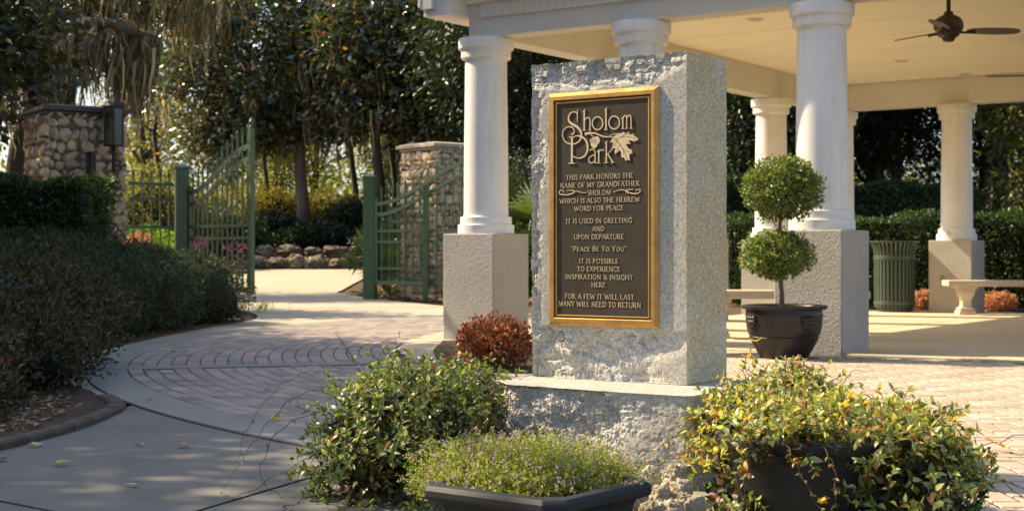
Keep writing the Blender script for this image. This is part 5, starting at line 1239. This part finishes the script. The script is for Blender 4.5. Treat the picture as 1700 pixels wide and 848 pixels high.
def moss_strips(anch, n, l0, l1, w=.065, spread=.10):
    A_idx = RNG.integers(0, len(anch), n); A_ = np.array(anch)[A_idx] + RNG.normal(size=(n, 3)) * [spread, spread, .12]; L = RNG.uniform(l0, l1, n) * RNG.uniform(.4, 1, n); K_ = 4
    ang = RNG.uniform(0, 3.14, n); S_ = np.stack([np.cos(ang), np.sin(ang), 0 * ang], 1); vs = []
    for k in range(K_ + 1):
        t = k / K_; ww = w * (1 - .8 * t) * RNG.uniform(.6, 1.3, n); c = A_ + np.stack([.05 * np.sin(ang * 5 + t * 6), .05 * np.cos(ang * 7 + t * 5), -L * t], 1)
        vs.append(c + S_ * ww[:, None] * .5); vs.append(c - S_ * ww[:, None] * .5)
    V_ = np.stack(vs, 1).reshape(-1, 3); F = np.array([[2 * k, 2 * k + 1, 2 * k + 3, 2 * k + 2] for k in range(K_)]); return V_, (F[None] + (np.arange(n) * 2 * (K_ + 1))[:, None, None]).reshape(-1, 4)
def tree(name, label, base, trunk, ells, ncl, cs, per, L, W_, mat, bk_='bark_dark', limbs=9, moss=None, seed=1, group=None, detail=0, cat_='tree'):
    z0 = terrain(base[0], base[1]) - .05; t = tag(empty(name, (base[0], base[1], z0)), label, cat_, group); b = B(); b.smooth = True
    pts = [Vector(p) for p in trunk[0]]; b.tube(pts, trunk[1], 9)
    v, f, C = crown_leaves(ells, ncl, cs, per, L, W_, detail, nup=.35 if mat == 'leaf_magnolia' else .9)
    g = random.Random(seed); top = len(pts)
    for k in range(limbs):
        c = C[g.randrange(len(C))]; s_ = pts[g.randrange(max(1, top - 3), top)]; m = Vector(c); pp = limb(b, s_, m, trunk[1][-1] * g.uniform(.35, .7), .02, 6, .10, seed * 31 + k, 6)
        for q in range(2): c2 = C[np.argmin(np.linalg.norm(C - np.array(m) - RNG.normal(size=3) * 1.0, axis=1))]; limb(b, pp[3 + q], c2, .04, .01, 4, .1, k * 7 + q, 5)
    b.obj('trunk', bk_, t); link('crown', npmesh('crown', v, f, mat), t)
    if moss:
        n, l0, l1, zmax = moss; A_ = C[C[:, 2] < zmax]; A_ = A_ if len(A_) > 5 else C; A_ = A_[RNG.choice(len(A_), max(3, len(A_) // 5), replace=False)]
        mv, mf = moss_strips(A_, n, l0, l1); tag(link('spanish_moss', npmesh('spanish_moss', mv, mf, 'moss'), t), kind='stuff')
    return t
# big mossy live oak at the left
Yo = 30.0
def o_(px, py, dy=0.): p = at(px, py, Yo + dy); return p - Vector((-10.2, Yo, terrain(-10.2, Yo) - .05))
tree('live_oak', 'large dark leaning live oak hung with spanish moss behind the left stone pillar', (-10.2, Yo),
     ([o_(32, 440), o_(24, 330), o_(38, 240), o_(68, 175), o_(98, 115), o_(118, 50), o_(128, -30), o_(150, -120)], [.34, .27, .26, .29, .26, .24, .2, .14]),
     [(*o_(120, -60), 3.4, 2.6, 1.3), (*o_(-20, 60), 2.0, 2.2, 1.6), (*o_(260, -20), 2.2, 2.0, .9), (*o_(20, 40), 1.3, 1.8, .8), (*o_(-40, 210), 1.2, 1.6, 1.2), (*o_(90, 20), 1.6, 1.6, .7), (*o_(20, -20), 1.8, 1.6, .9), (*o_(210, 5), 1.3, 1.6, .6), (*o_(-10, 90), 1.1, 1.2, .9)], 640, .26, 32, .11, .055, 'leaf_oak', moss=(2600, .4, 1.5, 99), limbs=16, seed=3)
lo = tag(empty('oak_branch', (0, 0, 0)), 'bare mossy oak limb reaching down from the top left above the lantern', 'branch'); b = B(); b.smooth = True
pp = [at(*p) for p in ((-60, 150, 28.6), (0, 112, 28.6), (45, 70, 28.6), (110, 48, 28.4), (175, 38, 28.2), (215, 52, 28), (262, 62, 28))]; b.tube(cat(pp, 4), np.linspace(.26, .03, 25), 8)
pp2 = [at(*p) for p in ((118, 50, 28.4), (132, 90, 28.4), (124, 130, 28.3), (118, 168, 28.3), (80, 172, 28.2))]; b.tube(cat(pp2, 4), np.linspace(.07, .03, 17), 6); b.obj('limb', 'bark_dark', lo)
A_ = [tuple(at(x, y, 28.3)) for x, y in ((70, 60), (110, 48), (150, 42), (200, 50), (230, 70), (120, 110), (84, 172), (40, 80), (170, 60), (250, 70), (225, 120), (190, 100), (105, 150), (215, 70), (240, 90), (205, 85), (232, 60), (95, 90), (150, 70))]
mv, mf = moss_strips(A_, 1300, .4, 1.8, .06, .10); tag(link('spanish_moss', npmesh('spanish_moss', mv, mf, 'moss'), lo), kind='stuff')
# magnolia
Ym = 43.0; mb = (at(505, 385, Ym).x, Ym); mz = terrain(*mb) - .05
def m_(px, py, dy=0.): p = at(px, py, Ym + dy); return p - Vector((mb[0], Ym, mz))
tree('magnolia_tree', 'glossy dark magnolia with rusty leaf backs and grey trunk above the garden bank', mb,
     ([m_(505, 400), m_(503, 340), m_(498, 290), m_(497, 235), m_(500, 170), m_(495, 80)], [.24, .19, .18, .17, .14, .08]),
     [(*m_(430, 60), 2.6, 2.4, 2.5), (*m_(330, 150), 1.1, 1.6, 1.5), (*m_(390, 215), 1.3, 1.6, .85), (*m_(520, 130), 1.6, 2.0, 1.5), (*m_(540, 20), 2.0, 2.0, 1.8), (*m_(330, 30), 1.5, 1.8, 1.6), (*m_(440, 205), 1.5, 1.6, .7), (*m_(560, 195), 1.3, 1.6, .8), (*m_(350, 250), .9, 1.2, .6)], 860, .26, 28, .24, .105, 'leaf_magnolia', 'bark_grey', 14, (1900, .5, 1.7, 9.5), 5, detail=1)
Yt = 41.0; tb = (at(628, 330, Yt).x, Yt); tz = terrain(*tb) - .05
def t_(px, py, dy=0.): p = at(px, py, Yt + dy); return p - Vector((tb[0], Yt, tz))
tree('evergreen_tree', 'dense near black evergreen filling the gap between the magnolia and pavilion eave', tb,
     ([t_(628, 370), t_(630, 300), t_(622, 230), t_(640, 150), t_(660, 60)], [.18, .15, .14, .12, .08]),
     [(*t_(650, 90), 2.0, 2.2, 1.9), (*t_(720, 150), 1.6, 2.0, 1.8), (*t_(600, 40), 1.6, 2.0, 1.9), (*t_(730, 20), 2.0, 2.0, 2.0), (*t_(660, 170), 1.3, 1.6, .8), (*t_(600, 175), 1.1, 1.4, .8), (*t_(700, 215), 1.0, 1.3, .6)], 820, .28, 30, .22, .10, 'leaf_magnolia', limbs=14, moss=(500, .6, 1.5, 7.5), seed=8, detail=1)
# slim dark trunks beyond
for k, (px, py0, Y, r, lab) in enumerate(((585, 340, 48, .12, 'slim dark trunk left of the two-stemmed tree beyond the gates'), (652, 330, 46, .11, 'slim dark trunk just left of the right stone pillar'), (440, 330, 52, .10, 'thin far trunk left of the magnolia trunk'), (262, 330, 46, .09, 'thin far trunk rising behind the left fence pickets'))):
    p = at(px, py0, Y); zb = terrain(p.x, Y); t = tag(empty('slim_tree', (p.x, Y, zb - .05)), lab, 'tree'); b = B(); b.smooth = True
    b.tube([(0, 0, 0), (.1, 0, 1.5), (-.12, 0, 3.2), (.15, 0, 5.2), (.1, 0, 7.5)], [r, r * .9, r * .8, r * .6, r * .3], 7)
    for q in range(7): limb(b, (.0, 0, 2.6 + q * .6), (random.uniform(-1.6, 1.6), random.uniform(-1, 1), 4 + q * .7), r * .4, .012, 5, .1, q + k * 9, 5)
    b.obj('trunk', 'bark_dark', t); v, f, C = crown_leaves([(0, 0, 6.3, 1.9, 1.6, 1.8)], 110, .25, 26, .14, .07); link('crown', npmesh('crown', v, f, 'leaf_oak'), t)
# background trees built from three crowns
def proto_tree(seed, mat, H=8.5, R_=3.0, ncl=420, per=34, L=.16, W_=.075):
    t = empty('background_tree'); g = random.Random(seed); b = B(); b.smooth = True
    tr = [(0, 0, -.1), (g.uniform(-.1, .1), 0, H * .18), (g.uniform(-.3, .3), .1, H * .36), (g.uniform(-.3, .3), .2, H * .6), (0, 0, H * .85)]; b.tube(tr, [.24, .19, .16, .12, .05], 8)
    el_ = [(0, 0, H * .68, R_ * .8, R_ * .75, H * .30)] + [(g.uniform(-1, 1) * R_ * .6, g.uniform(-1, 1) * R_ * .6, H * g.uniform(.30, .75), R_ * g.uniform(.35, .55), R_ * .45, H * g.uniform(.12, .2)) for _ in range(6)]
    v, f, C = crown_leaves(el_, ncl, .30, per, L, W_)
    for k in range(14): limb(b, tr[1 + k % 3], tuple(C[g.randrange(len(C))]), .07, .015, 5, .1, k + seed, 5)
    b.obj('trunk', 'bark_dark', t); link('crown', npmesh('crown', v, f, mat), t); return t
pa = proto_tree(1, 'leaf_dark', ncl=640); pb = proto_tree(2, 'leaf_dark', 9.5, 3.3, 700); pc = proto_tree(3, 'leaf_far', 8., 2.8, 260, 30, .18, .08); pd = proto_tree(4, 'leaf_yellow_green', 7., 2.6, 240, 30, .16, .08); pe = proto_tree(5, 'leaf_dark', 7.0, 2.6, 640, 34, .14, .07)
BT = [(pa, 0.3, 38, 1.0, 0, 'dark tree showing between the corner column and the monument'), (pb, 3.2, 40, 1.05, 1, 'dark tree hidden mostly behind the upright granite slab'), (pa, 5.6, 34, 1.0, 2, 'dark tree behind the narrow gap right of the monument'),
      (pb, 8.2, 38, 1.1, 3, 'tall dark tree behind the far clipped hedge'), (pa, 10.2, 41, 1.15, 4, 'dark tree behind the centre of the far pavilion bay'), (pb, 12.3, 38, 1.0, 5, 'dark tree behind the far right column'), (pb, 14.2, 42, 1.2, 1.5, 'dark tree at the right behind the sunlit one'),
      (pc, 12.6, 34.5, .95, 1, 'brighter green sunlit tree at the right edge beyond the lawn'), (pe, 9.2, 49, 1.4, 5.2, 'dark tree furthest back behind the pavilion'), (pb, 13.8, 52, 1.1, 4.2, 'dark tree furthest back behind the far right column'), (pe, 7.0, 43, 1.3, 2.2, 'dark tree deep behind the pavilion'), (pe, 11.6, 46, 1.4, 3.2, 'dark tree deep behind the far columns'), (pa, -1.6, 47, 1.05, 3.3, 'dark tree behind the right stone pillar'),
      (pc, -9.0, 56, .95, 2, 'pale backlit tree far behind the left fence'), (pd, -12.8, 50, .9, 3, 'yellow green backlit tree behind the lantern'), (pd, -5.2, 60, .85, .5, 'yellow green tree far beyond the magnolia trunk'),
      (pc, -1.0, 63, 1.1, 5.5, 'pale tree far beyond the right gate'), (pd, -7.6, 55, .85, 4.4, 'yellow green tree far behind the magnolia trunk on its left'), (pd, -3.4, 54, .8, 5.1, 'yellow green tree far behind the right gate post'), (pc, -11.2, 58, .85, .8, 'pale tree far behind the tall gate stile'), (pa, 17, 47, 1.3, .3, 'dark tree outside the right edge'), (pe, 4.3, 47, 1.35, .9, 'dark tree deep behind the monument')]
used_p = set()
for (pt, x, y, s_, rz, lab) in BT:
    if id(pt) in used_p: o = copy_tree(pt)
    else: o = pt; used_p.add(id(pt))
    o.location = (x, y, terrain(x, y) - .05); o.rotation_euler = (0, 0, rz); o.scale = (s_, s_, s_); tag(o, lab, 'tree', 'trees behind the garden and pavilion')
# trees standing left of the path, outside the picture, whose shade falls over the path and hedges
def shade_tree(x, y, H, R_, zb, lab, ncl=330, per=30):
    t = tag(empty('shade_tree', (x, y, 0)), lab, 'tree', 'trees shading the path from the left'); b = B(); b.smooth = True; b.tube([(0, 0, -.05), (.1, 0, H * .25), (-.1, .1, H * .5), (0, 0, H * .8)], [.16, .13, .10, .05], 8)
    el_ = [(0, 0, (zb + H) / 2, R_, R_, (H - zb) / 2)]; v, f, C = crown_leaves(el_, ncl, .38, per, .21, .13)
    for k in range(12): limb(b, (0, 0, H * (.2 + .04 * k)), tuple(C[k * 7]), .06, .015, 5, .1, k, 5)
    b.obj('trunk', 'bark_dark', t); link('crown', npmesh('crown', v, f, 'leaf_shade'), t)
used_s = []
def shq(q, w): return (-.905 * q + .425 * w, .425 * q + .905 * w)
for (q, w, H, R_, zb, n) in ((13, 3.1, 9.1, 2.3, 1.0, 690), (13, 6.4, 8.6, 2.3, 1.0, 680), (13.2, 9.4, 7.2, 2.1, .8, 640), (15.5, 11.6, 5.6, 1.9, .8, 420), (19, 5.0, 11.5, 2.8, 2, 480), (22, 9.0, 13.4, 2.9, 4.0, 560), (17, 16.6, 6.2, 1.2, 2.9, 130)):
    x, y = shq(q, w); shade_tree(x, y, H, R_, zb, ('leafy tree left of the path, the one nearest the camera', 'leafy tree left of the path between the nearest one and the azaleas', 'low leafy tree left of the path behind the azaleas', 'leafy tree left of the clipped hedge', 'taller leafy tree behind the row left of the path', 'tallest leafy tree behind the row left of the path', 'small leafy tree left of the stone pillar with the lantern')[len(used_s)], n); used_s.append(1)

# unseen oak added left of and behind the camera to block skylight
tree('skylight_blocker_oak', 'unseen broad oak added left of the camera to block skylight over the path', (-8.2, 1.5), ([(0, 0, 0), (.3, .1, 2), (.9, .4, 4), (2.0, .9, 6)], [.45, .36, .30, .2]),
     [(2.8, 1.0, 9.2, 3.4, 3.4, 1.9), (.5, -3.0, 9.5, 4, 3.5, 2.0), (1.2, 3.4, 8.6, 2.6, 2.2, 1.6)], 1000, .35, 24, .15, .085, 'leaf_shade', limbs=18, seed=14)

# ------------------------------------------------------------------ hedges and plants in the background
box_hedge('clipped_hedge', 'long low dark green clipped hedge running behind the pavilion and trash can', (A_pav + U * -2.6 + V * 10.4).to_tuple()[:2], -TH, 13.0, 1.1, lambda x: 1.42 - .05 * max(0, x - 4.6) + .03 * math.sin(x * 2.1), 1300, .06, 'leaf_hedge')
0 and box_hedge('clipped_hedge', 'clipped hedge along the left side of the pavilion', (A_pav + U * -1.9 + V * 4.6).to_tuple()[:2], -TH, .9, 5.7, lambda x: 1.25, 1300, .06, 'leaf_hedge')
box_hedge('clipped_hedge', 'taller dark clipped hedge further back with a sunlit top', (3.0, 32.6), -R(4), 7.4, 2.2, lambda x: 2.30 + .10 * math.sin(x * 1.3) - .04 * x, 900, .085, 'leaf_hedge', z0=.25)
b = B(); b.smooth = True
b.add([(x, y, terrain(x, y) - .05 + h_ * hh) for (x, y, hh) in ((13.2, 42, 0), (14.6, 43.5, 1), (16.5, 44, 1), (20, 44.5, 1), (13.2, 42.8, 0), (14.6, 44.3, 1), (16.5, 44.8, 1), (20, 45.3, 1)) for h_ in (0, .45)], [(0, 2, 3, 1), (2, 4, 5, 3), (4, 6, 7, 5), (1, 3, 11, 9), (3, 5, 13, 11), (5, 7, 15, 13), (8, 9, 11, 10), (10, 11, 13, 12), (12, 13, 15, 14)])
tag(b.obj('garden_wall', 'grey_wall'), 'low grey retaining wall curving in front of the far lawn at the right', 'wall')
# garden shrubs beyond the gates
def bushes(label, c, blobs, per, L, mat, W_=.5):
    z0 = terrain(*c); t = tag(empty('garden_shrub', (c[0], c[1], z0)), label, 'shrub'); v, f = ellip_leaves(blobs, per, L, L * W_, 0, .5, .4, .1, .2); o = link('foliage', npmesh('foliage', v, f, mat), t); core(blobs, .6).obj('inner_foliage', 'dark_core', o); return t
for k, (px, Y, rx, rz_, mat, lab) in enumerate(((455, 44.5, 1.0, .75, 'leaf_yellow_green', 'sunlit yellow green shrub on the bank left of the magnolia trunk'), (545, 44.5, 1.1, .7, 'leaf_yellow_green', 'sunlit yellow green shrub on the bank right of the magnolia trunk'), (590, 43, .8, .6, 'leaf_hedge', 'dark green shrub on the bank just left of the right gate post'),
        (440, 42, .9, .45, 'leaf_dark', 'low dark shrub on the bank behind the left gate stile'), (530, 41.2, 1.0, .4, 'leaf_dark', 'low dark shrub on the bank above the boulders'), (235, 30, .55, .75, 'leaf_bright', 'bright green leafy plant behind the left fence pickets'), (275, 31, .5, .65, 'leaf_bright', 'bright green leafy plant behind the left gate post'),
        (255, 38, 1.4, 1.5, 'leaf_far', 'pale backlit bush behind the left fence'), (350, 40, 1.4, .9, 'leaf_hedge', 'green bush seen through the left gate leaf'), (700, 38, 1.5, .9, 'leaf_dark', 'dark bush behind the right stone pillar'), (866, 26, .55, .75, 'leaf_bright', 'light green bush between the corner plinth and the monument'), (862, 30, 1.2, 1.5, 'leaf_dark', 'dark bush behind the light green one beside the monument'),
        (1228, 27, .9, .7, 'leaf_yellow_green', 'yellow green bush in the gap right of the monument'), (395, 46, 1.6, .8, 'leaf_yellow_green', 'sunlit bush behind the tall gate stile'))):
    x = (px - CX) / FPX * Y; bushes(lab, (x, Y), [(0, 0, rz_ * .8, rx, rx * .8, rz_), (rx * .6, .1, rz_ * .6, rx * .6, rx * .6, rz_ * .75), (-rx * .6, -.1, rz_ * .6, rx * .6, rx * .6, rz_ * .7)], 420 if Y > 33 else 900, .10 if Y > 33 else .07, mat)
def flowers(label, c, blobs, per, L, mat):
    z0 = terrain(*c); t = tag(empty('flower_clump', (c[0], c[1], z0)), label, 'flowers'); v, f = ellip_leaves(blobs, per, L, L * .8, 0, .4, .5, .1, .2); tag(link('blooms', npmesh('blooms', v, f, mat), t), kind='stuff')
    v, f = ellip_leaves([(a, b_, c_ * .8, d, e, g) for a, b_, c_, d, e, g in blobs], per * .8, L * 1.3, L * .6, 0, .5, .2, .1, .2); link('leaves', npmesh('leaves', v, f, 'leaf_hedge'), t)
flowers('coral orange flowers at the foot of the left fence', ((228 - CX) / FPX * 23, 23), [(0, 0, 1.02, .20, .2, .14), (.1, 0, .8, .22, .2, .3)], 1500, .045, 'flower_orange')
flowers('bright pink flowers seen through the bars of the left gate leaf', ((392 - CX) / FPX * 26, 26), [(0, 0, .95, .24, .2, .08), (-.1, 0, .7, .26, .2, .14)], 240, .045, 'flower_pink')
flowers('small red flowers behind the hinge of the left gate leaf', ((332 - CX) / FPX * 26, 26), [(0, 0, 1.05, .16, .15, .1)], 900, .04, 'flower_pink')
def palmetto(label, x, y, z, n, L, lab_cat='palm', nl=22):
    t = tag(empty('palmetto', (x, y, terrain(x, y))), label, lab_cat)
    for k in range(n):
        a = k * 2.4; e = R(25 + 50 * ((k * 37) % 10) / 10); d = Vector((math.cos(a) * math.cos(e), math.sin(a) * math.cos(e), math.sin(e))); c = d * z
        b = B(); b.tube([(0, 0, 0), tuple(c * .55 + Vector((0, 0, .05))), tuple(c)], [.018, .012, .01], 5); s_ = b.obj('stalk', 'leaf_palm', t)
        side_ = d.cross(Vector((0, 0, 1))).normalized(); P, D, N = [], [], []
        for q in range(nl):
            an = R(-115 + 230 * q / (nl - 1)); P.append(c); D.append(d * math.cos(an) + side_ * math.sin(an)); N.append(side_.cross(d))
        v, f = leaves(np.array(P), np.array(D), np.array(N, float), L * RNG.uniform(.85, 1.1, nl), .045 * L / .5, 1, .25, .08); link('frond', npmesh('frond', v, f, 'leaf_palm'), s_)
palmetto('fan palmetto with pale green blades behind the right gate post', (648 - CX) / FPX * 28.3, 28.3, .95, 11, .62)
palmetto('fan palmetto showing between the corner column and the monument', (860 - CX) / FPX * 27.5, 27.5, 2.1, 12, .70)
palmetto('small palmetto at the foot of the right stone pillar', (640 - CX) / FPX * 29.5, 29.5, .55, 8, .5)
# the far wood: one mass, seen in the gaps
v, f, C = crown_leaves([(x, 76 + 6 * math.sin(x), 3.0 + 1.2 * math.sin(x * .9), 4.5, 3, 4.2 + 1.4 * math.sin(x * 1.7)) for x in range(-60, 64, 4)], 2600, .6, 14, .55, .28)
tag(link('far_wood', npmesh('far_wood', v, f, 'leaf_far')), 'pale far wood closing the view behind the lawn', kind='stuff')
# grass tufts at the edge of the drive
P = np.array([(x, y, terrain(x, y)) for x, y in zip(np.concatenate([RNG.normal(-3.62, .10, 60), RNG.uniform(-7, -4, 500)]), np.concatenate([RNG.normal(20.7, .3, 60), RNG.uniform(44, 47, 500)]))])
D = rdir(len(P)) * .5 + [0, 0, 1]; v, f = leaves(P, D, rdir(len(P)), RNG.uniform(.12, .26, len(P)), .010, 0); tag(link('grass_tufts', npmesh('grass_tufts', v, f, 'leaf_bright')), 'thin grass blades at the edge of the drive', kind='stuff')
for o in list(S.objects):
    if '_a' in o: del o['_a']
